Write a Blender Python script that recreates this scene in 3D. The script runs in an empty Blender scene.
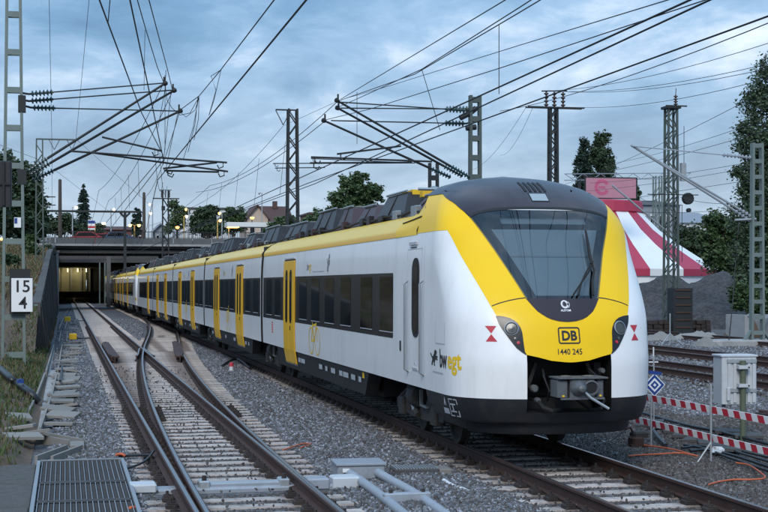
import bpy, bmesh, math, random
import numpy as np
from mathutils import Vector, Matrix
random.seed(7); RNG = np.random.default_rng(7)
S = bpy.context.scene; COL = S.collection
PI = math.pi; R = math.radians
# ------------------------------------------------------------------ camera
CAMH = 2.42; YAW = R(12.6); FPX = 1426.0; HY = 285.0; CX = 384.0     # photo pixels (768 x 512)
cd = bpy.data.cameras.new('camera'); cam = bpy.data.objects.new('camera', cd); COL.objects.link(cam)
cd.sensor_fit = 'HORIZONTAL'; cd.sensor_width = 36.0; cd.lens = 36.0 * FPX / 768.0
cd.shift_y = (HY - 256.0) / 768.0
cd.clip_start = 0.1; cd.clip_end = 6000
cam.location = (0, 0, CAMH); cam.rotation_euler = (R(90), 0, -YAW)
S.camera = cam
# ------------------------------------------------------------------ sky and light
SUN_EL, SUN_AZ = R(38), R(205)       # azimuth clockwise from +Y: behind the camera, to the left
w = bpy.data.worlds.new('World'); S.world = w; w.use_nodes = True
nt = w.node_tree; nt.nodes.clear()
def wn(t, **k):
    n = nt.nodes.new(t)
    for a, b in k.items(): setattr(n, a, b)
    return n
out = wn('ShaderNodeOutputWorld')
sky = wn('ShaderNodeTexSky', sky_type='NISHITA'); sky.sun_disc = False; sky.sun_elevation = SUN_EL; sky.sun_rotation = SUN_AZ
sky.air_density = 1.2; sky.dust_density = 2.0
bg1 = wn('ShaderNodeBackground'); bg1.inputs['Strength'].default_value = 0.09
nt.links.new(sky.outputs[0], bg1.inputs[0])
tc = wn('ShaderNodeTexCoord'); sep = wn('ShaderNodeSeparateXYZ'); nt.links.new(tc.outputs['Generated'], sep.inputs[0])
def M(op, a, b=None, c=None, clamp=False):
    n = wn('ShaderNodeMath', operation=op); n.use_clamp = clamp
    for i, q in enumerate((a, b, c)):
        if q is None: continue
        if isinstance(q, (int, float)): n.inputs[i].default_value = q
        else: nt.links.new(q, n.inputs[i])
    return n.outputs[0]
el = M('MAXIMUM', sep.outputs['Z'], 0.0)
den = M('ADD', el, 0.22)
comb = wn('ShaderNodeCombineXYZ')
nt.links.new(M('DIVIDE', sep.outputs['X'], den), comb.inputs[0]); nt.links.new(M('DIVIDE', sep.outputs['Y'], den), comb.inputs[1])
def noise(scale, detail, rough, dist, off):
    mp = wn('ShaderNodeMapping'); mp.inputs['Location'].default_value = off; mp.inputs['Scale'].default_value = (scale*1.15, scale*.95, 1); mp.inputs['Rotation'].default_value = (0, 0, .5)
    nt.links.new(comb.outputs[0], mp.inputs[0])
    n = wn('ShaderNodeTexNoise'); n.inputs['Scale'].default_value = 1.0; n.inputs['Detail'].default_value = detail
    n.inputs['Roughness'].default_value = rough; n.inputs['Distortion'].default_value = dist
    nt.links.new(mp.outputs[0], n.inputs['Vector']); return n.outputs['Fac']
n1 = noise(1.15, 8, .58, .35, (3.1, 1.7, 0)); n2 = noise(3.6, 7, .6, .5, (8.3, 4.2, 0))
nn = M('ADD', M('MULTIPLY', n1, .68), M('MULTIPLY', n2, .32))
ramp = wn('ShaderNodeValToRGB'); e = ramp.color_ramp.elements
e[0].position = .37; e[0].color = (.075, .158, .28, 1)
e[1].position = .66; e[1].color = (.56, .635, .735, 1)
q = e.new(.46); q.color = (.122, .235, .38, 1)
q = e.new(.55); q.color = (.225, .35, .51, 1)
nt.links.new(nn, ramp.inputs[0])
# paler air near the horizon, all the way round
hz = M('POWER', M('SUBTRACT', 1.0, M('MINIMUM', M('MULTIPLY', el, 5.5), 1.0)), 1.6)
mixc = wn('ShaderNodeMix', data_type='RGBA'); nt.links.new(M('MULTIPLY', hz, .72), mixc.inputs[0])
nt.links.new(ramp.outputs[0], mixc.inputs[6]); mixc.inputs[7].default_value = (.545, .62, .70, 1)
# an overcast sky is brightest overhead
zen = M('ADD', 1.0, M('MULTIPLY', M('POWER', el, .9), 1.5))
bg2 = wn('ShaderNodeBackground'); nt.links.new(mixc.outputs[2], bg2.inputs[0]); nt.links.new(zen, bg2.inputs[1])
mx = wn('ShaderNodeMixShader'); mx.inputs[0].default_value = .88
nt.links.new(bg1.outputs[0], mx.inputs[1]); nt.links.new(bg2.outputs[0], mx.inputs[2]); nt.links.new(mx.outputs[0], out.inputs[0])
sl = bpy.data.lights.new('sun', 'SUN'); sl.energy = 1.5; sl.angle = R(24); sl.color = (1.0, .94, .86)
so = bpy.data.objects.new('sun', sl); COL.objects.link(so)
sd = Vector((math.sin(SUN_AZ)*math.cos(SUN_EL), math.cos(SUN_AZ)*math.cos(SUN_EL), math.sin(SUN_EL)))
so.rotation_euler = (-sd).to_track_quat('-Z', 'Y').to_euler(); so.location = (-20, -40, 60)
S.view_settings.view_transform = 'Standard'; S.view_settings.look = 'None'; S.view_settings.exposure = 0.42; S.view_settings.gamma = 1.0
S.view_settings.use_curve_mapping = False
S.render.engine = 'CYCLES'; S.cycles.max_bounces = 7; S.cycles.use_denoising = True

# ------------------------------------------------------------------ placing things
FW = (math.sin(YAW), math.cos(YAW)); RT = (math.cos(YAW), -math.sin(YAW))
def ray(x): k = (x - CX) / FPX; return FW[0] + k*RT[0], FW[1] + k*RT[1]
def PZ(x, y, Z): d = ray(x); return Vector((d[0]*Z, d[1]*Z, CAMH - (y - HY)/FPX*Z))
def PU(x, y, u): return PZ(x, y, u / ray(x)[1])
def PV(x, y, v): return PZ(x, y, v / ray(x)[0])
def PG(x, y, z=-.22): return PZ(x, y, FPX*(CAMH - z)/(y - HY))
def PH(x, y, z): return PG(x, y, z)

# ------------------------------------------------------------------ materials
MAT = {}
def mat(name, col, rough=.6, metal=0., coat=0., var=.0, vscale=3., bump=0., bscale=40., rnd=0., dirt=None, dscale=1.2, spec=.5, coat_rough=.06, stretch=None, emit=None):
    m = bpy.data.materials.new(name); m.use_nodes = True; t = m.node_tree; b = t.nodes['Principled BSDF']; MAT[name] = m
    b.inputs['Roughness'].default_value = rough; b.inputs['Metallic'].default_value = metal
    b.inputs['Coat Weight'].default_value = coat; b.inputs['Coat Roughness'].default_value = coat_rough
    b.inputs['Specular IOR Level'].default_value = spec
    c = (*col, 1); b.inputs['Base Color'].default_value = c
    if emit: b.inputs['Emission Color'].default_value = (*emit[0], 1); b.inputs['Emission Strength'].default_value = emit[1]
    L = t.links.new; cur = None
    tcn = t.nodes.new('ShaderNodeTexCoord'); vec = tcn.outputs['Object']
    if stretch:
        mp = t.nodes.new('ShaderNodeMapping'); mp.inputs['Scale'].default_value = stretch; L(vec, mp.inputs[0]); vec = mp.outputs[0]
    if rnd or var:
        geo = t.nodes.new('ShaderNodeObjectInfo')
        nz = t.nodes.new('ShaderNodeTexNoise'); nz.inputs['Scale'].default_value = vscale; nz.inputs['Detail'].default_value = 5; nz.inputs['Roughness'].default_value = .65
        L(vec, nz.inputs['Vector'])
        a = t.nodes.new('ShaderNodeMath'); a.operation = 'MULTIPLY_ADD'; L(nz.outputs['Fac'], a.inputs[0]); a.inputs[1].default_value = 2*var; a.inputs[2].default_value = 1 - var
        r2 = t.nodes.new('ShaderNodeMath'); r2.operation = 'MULTIPLY_ADD'; L(geo.outputs['Random'], r2.inputs[0]); r2.inputs[1].default_value = 2*rnd; r2.inputs[2].default_value = 1 - rnd
        k = t.nodes.new('ShaderNodeMath'); k.operation = 'MULTIPLY'; L(a.outputs[0], k.inputs[0]); L(r2.outputs[0], k.inputs[1])
        mul = t.nodes.new('ShaderNodeVectorMath'); mul.operation = 'SCALE'; mul.inputs[0].default_value = col; L(k.outputs[0], mul.inputs['Scale'])
        cur = mul.outputs[0]
    if dirt:
        nz = t.nodes.new('ShaderNodeTexNoise'); nz.inputs['Scale'].default_value = dscale; nz.inputs['Detail'].default_value = 7; nz.inputs['Roughness'].default_value = .7
        L(vec, nz.inputs['Vector'])
        rp = t.nodes.new('ShaderNodeMapRange'); rp.inputs[1].default_value = .5; rp.inputs[2].default_value = .72; L(nz.outputs['Fac'], rp.inputs[0])
        rp.inputs[3].default_value = 0; rp.inputs[4].default_value = dirt[1]
        mi = t.nodes.new('ShaderNodeMix'); mi.data_type = 'RGBA'; L(rp.outputs[0], mi.inputs[0])
        if cur: L(cur, mi.inputs[6])
        else: mi.inputs[6].default_value = c
        mi.inputs[7].default_value = (*dirt[0], 1); cur = mi.outputs[2]
    if cur: L(cur, b.inputs['Base Color'])
    if bump:
        nz = t.nodes.new('ShaderNodeTexNoise'); nz.inputs['Scale'].default_value = bscale; nz.inputs['Detail'].default_value = 4; L(vec, nz.inputs['Vector'])
        bp = t.nodes.new('ShaderNodeBump'); bp.inputs['Strength'].default_value = bump; bp.inputs['Distance'].default_value = .02; L(nz.outputs['Fac'], bp.inputs['Height']); L(bp.outputs[0], b.inputs['Normal'])
    return m
mat('white_paint', (.83, .83, .835), .34, coat=.4, var=.03, vscale=1.2, stretch=(1, 1, .22), dirt=((.42, .405, .39), .26), dscale=2.2, coat_rough=.12)
mat('yellow_paint', (.90, .56, .002), .42, coat=.12, var=.02, vscale=.7, dirt=((.62, .40, .02), .10), dscale=1.5, coat_rough=.12, spec=.3)
mat('roof_yellow', (.90, .585, .025), .34, coat=.22, var=.03, vscale=.7, dirt=((.55, .42, .12), .25), dscale=1.5, coat_rough=.14)
mat('door_yellow', (.84, .46, .004), .40, coat=.15, var=.04, vscale=2, coat_rough=.12)
mat('slab_weathered', (.085, .082, .078), .92, var=.5, vscale=8, dirt=((.035, .040, .022), .8), dscale=3.5, bump=.7, bscale=26)
mat('dark_skirt', (.016, .017, .020), .5, var=.25, vscale=3, spec=.35, dirt=((.05, .045, .04), .45), dscale=2.5)
mat('dome_grey', (.026, .015, .020), .38, spec=.4, coat=.32, var=.1, vscale=1.5, dirt=((.04, .034, .04), .35), dscale=3, coat_rough=.16)
mat('roof_grey', (.021, .018, .019), .40, var=.2, vscale=2, rnd=.2, dirt=((.06, .055, .05), .4), dscale=3, spec=.3)
mat('roof_maroon', (.05, .022, .026), .45, var=.25, vscale=3, dirt=((.03, .03, .03), .4), dscale=4)
mat('roof_metal', (.38, .40, .42), .4, metal=.7, var=.15, vscale=4)
mat('band_glass', (.014, .016, .021), .22, spec=.4)
mat('window_glass', (.003, .004, .006), .05, spec=.3)
mat('black', (.008, .008, .009), .6)
mat('rubber', (.012, .012, .013), .75)
mat('print_black', (.015, .015, .018), .5)
mat('print_grey', (.42, .43, .45), .5)
mat('print_mid', (.20, .20, .22), .5)
mat('print_red', (.50, .03, .05), .5)
mat('print_yellow', (.80, .52, .01), .5)
mat('print_white', (.78, .79, .80), .5)
mat('print_blue', (.012, .05, .24), .45)
mat('blind', (.34, .43, .49), .7, var=.06, vscale=2)
mat('display_glass', (.30, .36, .40), .4)
mat('coupler_metal', (.13, .14, .15), .5, metal=.35, var=.25, vscale=9, dirt=((.07, .065, .06), .6), dscale=6, bump=.2, bscale=30)
mat('bogie_metal', (.040, .038, .036), .7, metal=.2, var=.3, vscale=8, dirt=((.075, .055, .045), .7), dscale=5, bump=.3, bscale=20)
mat('brake_metal', (.30, .30, .30), .5, metal=.5, var=.2, vscale=8)
mat('lamp_glass', (.06, .065, .065), .2, spec=.6)
mat('rail_rust', (.062, .031, .024), .72, metal=.15, var=.3, vscale=5, rnd=.08, dirt=((.030, .022, .02), .6), dscale=7, bump=.2, bscale=30)
mat('rail_shine', (.36, .34, .335), .27, metal=.9, var=.12, vscale=3)
mat('fastening', (.030, .022, .020), .75, var=.3, vscale=20, rnd=.3)
mat('sleeper_concrete', (.49, .435, .40), .88, var=.2, vscale=7, rnd=.16, dirt=((.15, .125, .11), .85), dscale=4, bump=.3, bscale=50)
mat('sleeper_dark', (.19, .165, .15), .9, var=.2, vscale=6, rnd=.2, dirt=((.07, .055, .05), .8), dscale=4, bump=.3, bscale=50)
mat('steel_grey', (.33, .36, .40), .5, metal=.25, var=.12, vscale=5, rnd=.08, dirt=((.14, .14, .14), .45), dscale=5)
mat('galvanised', (.40, .43, .45), .45, metal=.45, var=.12, vscale=6, dirt=((.20, .19, .18), .35), dscale=5)
mat('mast_green', (.070, .095, .088), .62, metal=.1, var=.15, vscale=4, dirt=((.10, .085, .07), .45), dscale=4)
mat('mast_pale', (.15, .195, .185), .6, metal=.1, var=.15, vscale=4, dirt=((.14, .13, .12), .45), dscale=3)
mat('mast_dark', (.018, .022, .024), .65, metal=.1, var=.2, vscale=4)
mat('wire', (.020, .021, .023), .6, metal=.3)
mat('insulator', (.022, .055, .060), .25, spec=.6)
mat('insulator_brown', (.05, .025, .018), .3)
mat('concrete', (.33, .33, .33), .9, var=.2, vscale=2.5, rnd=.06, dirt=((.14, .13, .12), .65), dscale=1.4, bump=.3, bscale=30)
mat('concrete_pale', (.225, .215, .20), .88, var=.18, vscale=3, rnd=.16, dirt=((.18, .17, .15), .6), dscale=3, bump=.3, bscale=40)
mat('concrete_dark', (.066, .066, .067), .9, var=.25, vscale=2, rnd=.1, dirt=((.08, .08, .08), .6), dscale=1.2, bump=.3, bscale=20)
mat('wall_streaked', (.072, .068, .064), .92, var=.38, vscale=2.5, rnd=.12, stretch=(1, 1, .16), dirt=((.055, .05, .048), .85), dscale=1.8, bump=.4, bscale=12)
mat('bridge_panel', (.105, .108, .112), .9, var=.2, vscale=1.5, rnd=.1, dirt=((.07, .07, .07), .7), dscale=1.0)
mat('grating', (.085, .09, .098), .55, metal=.35, var=.15, vscale=6, dirt=((.06, .055, .05), .6), dscale=4)
mat('grating_frame', (.30, .32, .34), .5, metal=.4, var=.12, vscale=6)
mat('yellow_box', (.78, .48, .02), .5, var=.08, vscale=5)
mat('orange_cable', (.55, .12, .04), .5)
mat('black_pipe', (.012, .013, .015), .42, spec=.6)
mat('soil', (.115, .080, .058), .95, var=.55, vscale=5, dirt=((.045, .052, .02), .9), dscale=1.7, bump=1., bscale=14)
mat('grass_green', (.055, .085, .024), .75, var=.35, vscale=2)
mat('grass_dry', (.125, .095, .05), .8, var=.35, vscale=2)
mat('leaf_dark', (.036, .064, .028), .62, var=.75, vscale=2.2)
mat('leaf_poplar', (.050, .082, .042), .6, var=.7, vscale=1.8)
mat('leaf_mid', (.048, .085, .030), .6, var=.7, vscale=2.2)
mat('leaf_light', (.075, .115, .045), .6, var=.4, vscale=1.3)
mat('leaf_conifer', (.020, .042, .030), .65, var=.4, vscale=1.2)
mat('bark', (.075, .058, .045), .9, var=.3, vscale=8, bump=.5, bscale=20)
mat('mound_dark', (.062, .060, .064), .95, var=.35, vscale=4, dirt=((.11, .10, .10), .5), dscale=6, bump=1., bscale=14)
mat('tent_red', (.40, .032, .075), .55, var=.08, vscale=.8)
mat('tent_white', (.74, .76, .78), .6, var=.06, vscale=.8)
mat('banner_pink', (.48, .22, .28), .6, var=.06, vscale=1)
mat('banner_red', (.52, .10, .20), .6)
mat('render_cream', (.50, .40, .32), .9, var=.08, vscale=1)
mat('render_white', (.62, .63, .64), .9, var=.08, vscale=1)
mat('render_red', (.20, .075, .065), .9, var=.15, vscale=1)
mat('render_grey', (.24, .27, .31), .9, var=.12, vscale=1)
mat('roof_tile', (.085, .048, .042), .85, var=.2, vscale=4, rnd=.15)
mat('car_red', (.45, .04, .05), .4, coat=.4)
mat('car_blue', (.05, .10, .20), .4, coat=.4)
mat('wood_pole', (.075, .062, .052), .9, var=.2, vscale=4)
mat('olive_post', (.095, .115, .075), .6, var=.15, vscale=6)
mat('cabinet_grey', (.50, .53, .56), .55, var=.06, vscale=3, dirt=((.28, .27, .26), .3), dscale=4)
mat('plastic_white', (.62, .64, .66), .5, var=.1, vscale=6)
mat('lamp_warm', (.9, .6, .2), .4, emit=((1.0, .54, .15), 4.0))
mat('lamp_white', (.9, .85, .7), .4, emit=((1.0, .76, .40), 3.2))
mat('lamp_orange', (.9, .35, .1), .4, emit=((1.0, .40, .08), 4.5))
mat('post_yellow', (.55, .38, .10), .5)
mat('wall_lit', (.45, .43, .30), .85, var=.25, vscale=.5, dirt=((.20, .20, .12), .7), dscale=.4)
mat('canopy_white', (.68, .70, .70), .5)
def ballast_mat(name, c1, c2, scale):
    m = bpy.data.materials.new(name); m.use_nodes = True; t = m.node_tree; b = t.nodes['Principled BSDF']; MAT[name] = m
    b.inputs['Roughness'].default_value = .9; L = t.links.new
    tcn = t.nodes.new('ShaderNodeTexCoord')
    v = t.nodes.new('ShaderNodeTexVoronoi'); v.inputs['Scale'].default_value = scale; L(tcn.outputs['Object'], v.inputs['Vector'])
    sp = t.nodes.new('ShaderNodeSeparateColor'); L(v.outputs['Color'], sp.inputs[0])
    nz = t.nodes.new('ShaderNodeTexNoise'); nz.inputs['Scale'].default_value = .35; nz.inputs['Detail'].default_value = 6; L(tcn.outputs['Object'], nz.inputs['Vector'])
    ad = t.nodes.new('ShaderNodeMath'); ad.operation = 'MULTIPLY_ADD'; L(nz.outputs['Fac'], ad.inputs[0]); ad.inputs[1].default_value = .9; ad.inputs[2].default_value = -.2
    a2 = t.nodes.new('ShaderNodeMath'); a2.operation = 'MULTIPLY_ADD'; L(sp.outputs[0], a2.inputs[0]); a2.inputs[1].default_value = .75; L(ad.outputs[0], a2.inputs[2]); a2.use_clamp = True
    mi = t.nodes.new('ShaderNodeMix'); mi.data_type = 'RGBA'; L(a2.outputs[0], mi.inputs[0]); mi.inputs[6].default_value = (*c1, 1); mi.inputs[7].default_value = (*c2, 1)
    L(mi.outputs[2], b.inputs['Base Color'])
    bp = t.nodes.new('ShaderNodeBump'); bp.inputs['Strength'].default_value = 1.0; bp.inputs['Distance'].default_value = .04; bp.invert = True
    L(v.outputs['Distance'], bp.inputs['Height']); L(bp.outputs[0], b.inputs['Normal']); return m
ballast_mat('ballast', (.032, .033, .037), (.15, .152, .165), 16)
ballast_mat('mound_gravel', (.018, .017, .018), (.075, .072, .075), 6)
ballast_mat('yard_gravel', (.038, .038, .04), (.16, .16, .165), 14)
def stone_mat(name, cols):
    m = bpy.data.materials.new(name); m.use_nodes = True; t = m.node_tree; b = t.nodes['Principled BSDF']; MAT[name] = m
    b.inputs['Roughness'].default_value = .82; L = t.links.new
    o = t.nodes.new('ShaderNodeObjectInfo'); rp = t.nodes.new('ShaderNodeValToRGB'); els = rp.color_ramp.elements
    els[0].color = (*cols[0], 1); els[1].color = (*cols[-1], 1)
    for i, c in enumerate(cols[1:-1]): x = els.new((i+1)/(len(cols)-1)); x.color = (*c, 1)
    L(o.outputs['Random'], rp.inputs[0]); L(rp.outputs[0], b.inputs['Base Color']); return m
stone_mat('stone', [(.042, .045, .052), (.11, .12, .142), (.07, .066, .066), (.20, .215, .25), (.092, .102, .124), (.33, .35, .40), (.125, .122, .125), (.052, .05, .052)])
stone_mat('stone_brown', [(.038, .033, .031), (.08, .07, .066), (.058, .047, .042), (.125, .118, .115), (.07, .063, .06), (.19, .185, .185)])
def rail_stain(name, src):      # rust-brown staining either side of the rail seats
    m = MAT[src].copy(); m.name = name; MAT[name] = m; t = m.node_tree; b = t.nodes['Principled BSDF']; L = t.links.new
    old = b.inputs['Base Color'].links[0].from_socket; tcn = t.nodes.new('ShaderNodeTexCoord'); s = t.nodes.new('ShaderNodeSeparateXYZ'); L(tcn.outputs['Object'], s.inputs[0])
    def mm(op, a, b_=None):
        n = t.nodes.new('ShaderNodeMath'); n.operation = op
        for i, q in enumerate((a, b_)):
            if q is None: continue
            if isinstance(q, (int, float)): n.inputs[i].default_value = q
            else: L(q, n.inputs[i])
        return n.outputs[0]
    nz = t.nodes.new('ShaderNodeTexNoise'); nz.inputs['Scale'].default_value = 9; nz.inputs['Detail'].default_value = 5; L(tcn.outputs['Object'], nz.inputs['Vector'])
    d = mm('ABSOLUTE', mm('SUBTRACT', mm('ABSOLUTE', s.outputs[0]), .75)); d = mm('ADD', d, mm('MULTIPLY', mm('SUBTRACT', nz.outputs['Fac'], .5), .5))
    mr = t.nodes.new('ShaderNodeMapRange'); L(d, mr.inputs[0]); mr.inputs[1].default_value = .16; mr.inputs[2].default_value = .36; mr.inputs[3].default_value = .72; mr.inputs[4].default_value = 0
    mi = t.nodes.new('ShaderNodeMix'); mi.data_type = 'RGBA'; L(mr.outputs[0], mi.inputs[0]); L(old, mi.inputs[6]); mi.inputs[7].default_value = (.115, .075, .058, 1); L(mi.outputs[2], b.inputs['Base Color'])
rail_stain('sleeper_stained', 'sleeper_concrete')
def glass_mat(name):
    m = bpy.data.materials.new(name); m.use_nodes = True; t = m.node_tree; t.nodes.clear(); L = t.links.new; MAT[name] = m
    o = t.nodes.new('ShaderNodeOutputMaterial'); tr = t.nodes.new('ShaderNodeBsdfTransparent'); tr.inputs[0].default_value = (.50, .55, .58, 1)
    g = t.nodes.new('ShaderNodeBsdfGlossy'); g.inputs['Roughness'].default_value = .03
    f = t.nodes.new('ShaderNodeFresnel'); f.inputs['IOR'].default_value = 1.6
    a = t.nodes.new('ShaderNodeMath'); a.operation = 'MULTIPLY_ADD'; L(f.outputs[0], a.inputs[0]); a.inputs[1].default_value = .75; a.inputs[2].default_value = .05
    mi = t.nodes.new('ShaderNodeMixShader'); L(a.outputs[0], mi.inputs[0]); L(tr.outputs[0], mi.inputs[1]); L(g.outputs[0], mi.inputs[2]); L(mi.outputs[0], o.inputs[0]); return m
glass_mat('windscreen_glass')

# ------------------------------------------------------------------ mesh helpers
class MB:
    def __init__(s): s.v = []; s.f = []; s.m = []; s.mats = []
    def mi(s, name):
        if name not in s.mats: s.mats.append(name)
        return s.mats.index(name)
    def add(s, vs, fs, m):
        o = len(s.v); s.v += [tuple(p) for p in vs]; k = s.mi(m)
        for f in fs: s.f.append(tuple(i + o for i in f)); s.m.append(k)
        return s
    def box(s, c, d, m, rz=0., rx=0., ry=0.):
        x, y, z = d[0]/2, d[1]/2, d[2]/2
        q = Matrix.Rotation(rz, 3, 'Z') @ Matrix.Rotation(ry, 3, 'Y') @ Matrix.Rotation(rx, 3, 'X'); c = Vector(c)
        vs = [c + q @ Vector(p) for p in [(-x,-y,-z),(x,-y,-z),(x,y,-z),(-x,y,-z),(-x,-y,z),(x,-y,z),(x,y,z),(-x,y,z)]]
        return s.add(vs, [(3,2,1,0),(4,5,6,7),(0,1,5,4),(1,2,6,5),(2,3,7,6),(3,0,4,7)], m)
    def cbox(s, c, d, m, b=.02, rz=0.):      # box with chamfered top and vertical edges
        x, y, z = d[0]/2, d[1]/2, d[2]/2; q = Matrix.Rotation(rz, 3, 'Z'); c = Vector(c)
        def ring(x, y, zz, b): return [(-x+b,-y,zz),(x-b,-y,zz),(x,-y+b,zz),(x,y-b,zz),(x-b,y,zz),(-x+b,y,zz),(-x,y-b,zz),(-x,-y+b,zz)]
        vs = [c + q @ Vector(p) for p in ring(x,y,-z,b)+ring(x,y,z-b,b)+ring(x-b,y-b,z,b*.6)]
        fs = [tuple(range(7,-1,-1)), tuple(range(16,24))]
        for k in (0, 8): fs += [(k+i, k+(i+1)%8, k+8+(i+1)%8, k+8+i) for i in range(8)]
        return s.add(vs, fs, m)
    def bar(s, a, b, w, h, m, up=(0,0,1)):   # rectangular bar from a to b
        a, b = Vector(a), Vector(b); d = (b - a).normalized(); u = Vector(up)
        if abs(d.dot(u)) > .98: u = Vector((1,0,0))
        r = d.cross(u).normalized()*w/2; u = r.cross(d).normalized()*h/2
        vs = [p + i*r + j*u for p in (a, b) for i, j in ((-1,-1),(1,-1),(1,1),(-1,1))]
        return s.add(vs, [(3,2,1,0),(4,5,6,7),(0,1,5,4),(1,2,6,5),(2,3,7,6),(3,0,4,7)], m)
    def tube(s, pts, r, m, n=8, caps=True):
        pts = [Vector(p) for p in pts]; o = []; up = Vector((0,0,1)); vs = []
        for i, p in enumerate(pts):
            d = (pts[min(i+1, len(pts)-1)] - pts[max(i-1, 0)]).normalized()
            u = up if abs(d.dot(up)) < .95 else Vector((1,0,0))
            a = d.cross(u).normalized(); b = a.cross(d)
            rr = r[i] if isinstance(r, (list, tuple)) else r
            vs += [p + (a*math.cos(2*PI*k/n) + b*math.sin(2*PI*k/n))*rr for k in range(n)]
        fs = []
        for i in range(len(pts)-1): fs += [(i*n+k, i*n+(k+1)%n, (i+1)*n+(k+1)%n, (i+1)*n+k) for k in range(n)]
        if caps: fs += [tuple(range(n-1,-1,-1)), tuple((len(pts)-1)*n+k for k in range(n))]
        return s.add(vs, fs, m)
    def lathe(s, a, b, prof, m, n=10):       # prof: (t along a->b in metres, radius)
        a, b = Vector(a), Vector(b); d = (b-a).normalized(); u = Vector((0,0,1)) if abs(d.z) < .95 else Vector((1,0,0)); e = d.cross(u).normalized(); g = e.cross(d)
        vs = [a + d*t + (e*math.cos(2*PI*k/n) + g*math.sin(2*PI*k/n))*r for t, r in prof for k in range(n)]; L = len(prof)
        return s.add(vs, [(i*n+k, i*n+(k+1)%n, (i+1)*n+(k+1)%n, (i+1)*n+k) for i in range(L-1) for k in range(n)]+[tuple(range(n-1,-1,-1)), tuple((L-1)*n+k for k in range(n))], m)
    def prism(s, poly, z0, z1, m):
        n = len(poly); return s.add([(x,y,z0) for x,y in poly]+[(x,y,z1) for x,y in poly], [tuple(range(n-1,-1,-1)), tuple(range(n,2*n))]+[(i,(i+1)%n,n+(i+1)%n,n+i) for i in range(n)], m)
    def mesh(s, name, smooth=None):
        me = bpy.data.meshes.new(name); me.from_pydata(s.v, [], s.f)
        for k in s.mats: me.materials.append(MAT[k])
        me.polygons.foreach_set('material_index', s.m)
        if smooth is not None:
            me.polygons.foreach_set('use_smooth', [True]*len(s.f))
            bm = bmesh.new(); bm.from_mesh(me); bmesh.ops.remove_doubles(bm, verts=bm.verts, dist=.0004)
            for e in bm.edges:
                if len(e.link_faces) == 2 and e.calc_face_angle(0) > R(smooth): e.smooth = False
            bm.to_mesh(me); bm.free()
        me.update(); return me
    def obj(s, name, parent=None, smooth=None, **tags):
        return link(name, s.mesh(name, smooth), parent, **tags)
def link(name, me, parent=None, loc=None, **tags):
    o = bpy.data.objects.new(name, me); COL.objects.link(o)
    if parent is not None: o.parent = parent
    if loc is not None: o.location = loc
    for k, v in tags.items(): o[k] = v
    return o
def thing(name, label, cat, loc=(0,0,0), group=None, rz=0.):
    o = link(name, None, None, loc, label=label, category=cat); o.rotation_euler = (0,0,rz)
    if group: o['group'] = group
    return o
def tag(o, label, cat, group=None):
    o['label'] = label; o['category'] = cat
    if group: o['group'] = group
    return o
def struct(o): o['kind'] = 'structure'; return o
def stuff(o): o['kind'] = 'stuff'; return o
def kids(o): return [c for c in bpy.data.objects if c.parent is o]
def copy_tree(o, parent=None):
    c = o.copy(); COL.objects.link(c)
    if parent is not None: c.parent = parent
    for ch in kids(o): copy_tree(ch, c)
    return c
def text2d(s, size, bold=0., font_shear=0., align='CENTER', sx=1.0):
    cu = bpy.data.curves.new('txt', 'FONT'); cu.body = s; cu.size = size; cu.offset = bold; cu.align_x = align; cu.shear = font_shear; cu.resolution_u = 3; cu.fill_mode = 'BOTH'
    o = bpy.data.objects.new('txt', cu); COL.objects.link(o); dg = bpy.context.evaluated_depsgraph_get(); dg.update()
    me = o.evaluated_get(dg).to_mesh(); vs = [(v.co.x*sx, v.co.y) for v in me.vertices]; fs = [tuple(p.vertices) for p in me.polygons]
    o.evaluated_get(dg).to_mesh_clear(); bpy.data.objects.remove(o); bpy.data.curves.remove(cu); return vs, fs
def interp(xs, ys):
    def g(t):
        if t <= xs[0]: return ys[0]
        for i in range(len(xs)-1):
            if t <= xs[i+1]: return ys[i] + (ys[i+1]-ys[i])*(t-xs[i])/(xs[i+1]-xs[i])
        return ys[-1]
    return g
def sstep(a, b, x): t = min(1, max(0, (x-a)/(b-a))); return t*t*(3-2*t)
# ================================================================== THE SETTING: ground, banks, tunnel, ballast, tracks
def grid(name, xs, ys, h, m, smooth=True):
    nx = len(xs); vs = [(x, y, h(x, y)) for y in ys for x in xs]
    fs = [(j*nx+i, j*nx+i+1, (j+1)*nx+i+1, (j+1)*nx+i) for j in range(len(ys)-1) for i in range(nx-1)]
    me = bpy.data.meshes.new(name); me.from_pydata(vs, [], fs); me.materials.append(MAT[m])
    if smooth: me.polygons.foreach_set('use_smooth', [True]*len(fs))
    return link(name, me)
TCX, LCX = 6.65, 2.12
U0, RAD = 6.5, 760.
def off(u):      # offset of the crossover track from the left track
    t1 = U0+54.3; o1 = 54.3**2/(2*RAD); sl = 54.3/RAD; u2 = 124.5
    if u < U0: return 0.
    if u < t1: return (u-U0)**2/(2*RAD)
    if u < u2-54.3: return o1+sl*(u-t1)
    if u < u2: return 4.53-(u2-u)**2/(2*RAD)
    return 4.53
def ripple(x, y): return .5*math.sin(x*3.1+math.sin(y*.9)*1.3)+.5*math.sin(y*1.7+x*1.1)
def bed(x, y):       # level of the ballast
    z = -.225
    for c in (LCX, TCX): 
        if abs(x-c) < 1.35: return z + .012 + .004*ripple(x, y)
    xl = max(3.45, LCX+1.32+off(y))
    if LCX < x < xl: return z + .012
    if xl < x < 5.35: return z + .012 + .06*math.sin(PI*(x-xl)/(5.35-xl))*min(1, (5.35-xl)/1.5)*(1-.6*sstep(20, 14, y)) + .012*ripple(x, y)
    if -1.0 < x < .8: return z - .03*sstep(.3, -.6, x) + .012*ripple(x, y)
    if x > 8: return z - .06*sstep(8.2, 10, x) + .012*ripple(x, y)
    return z
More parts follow.
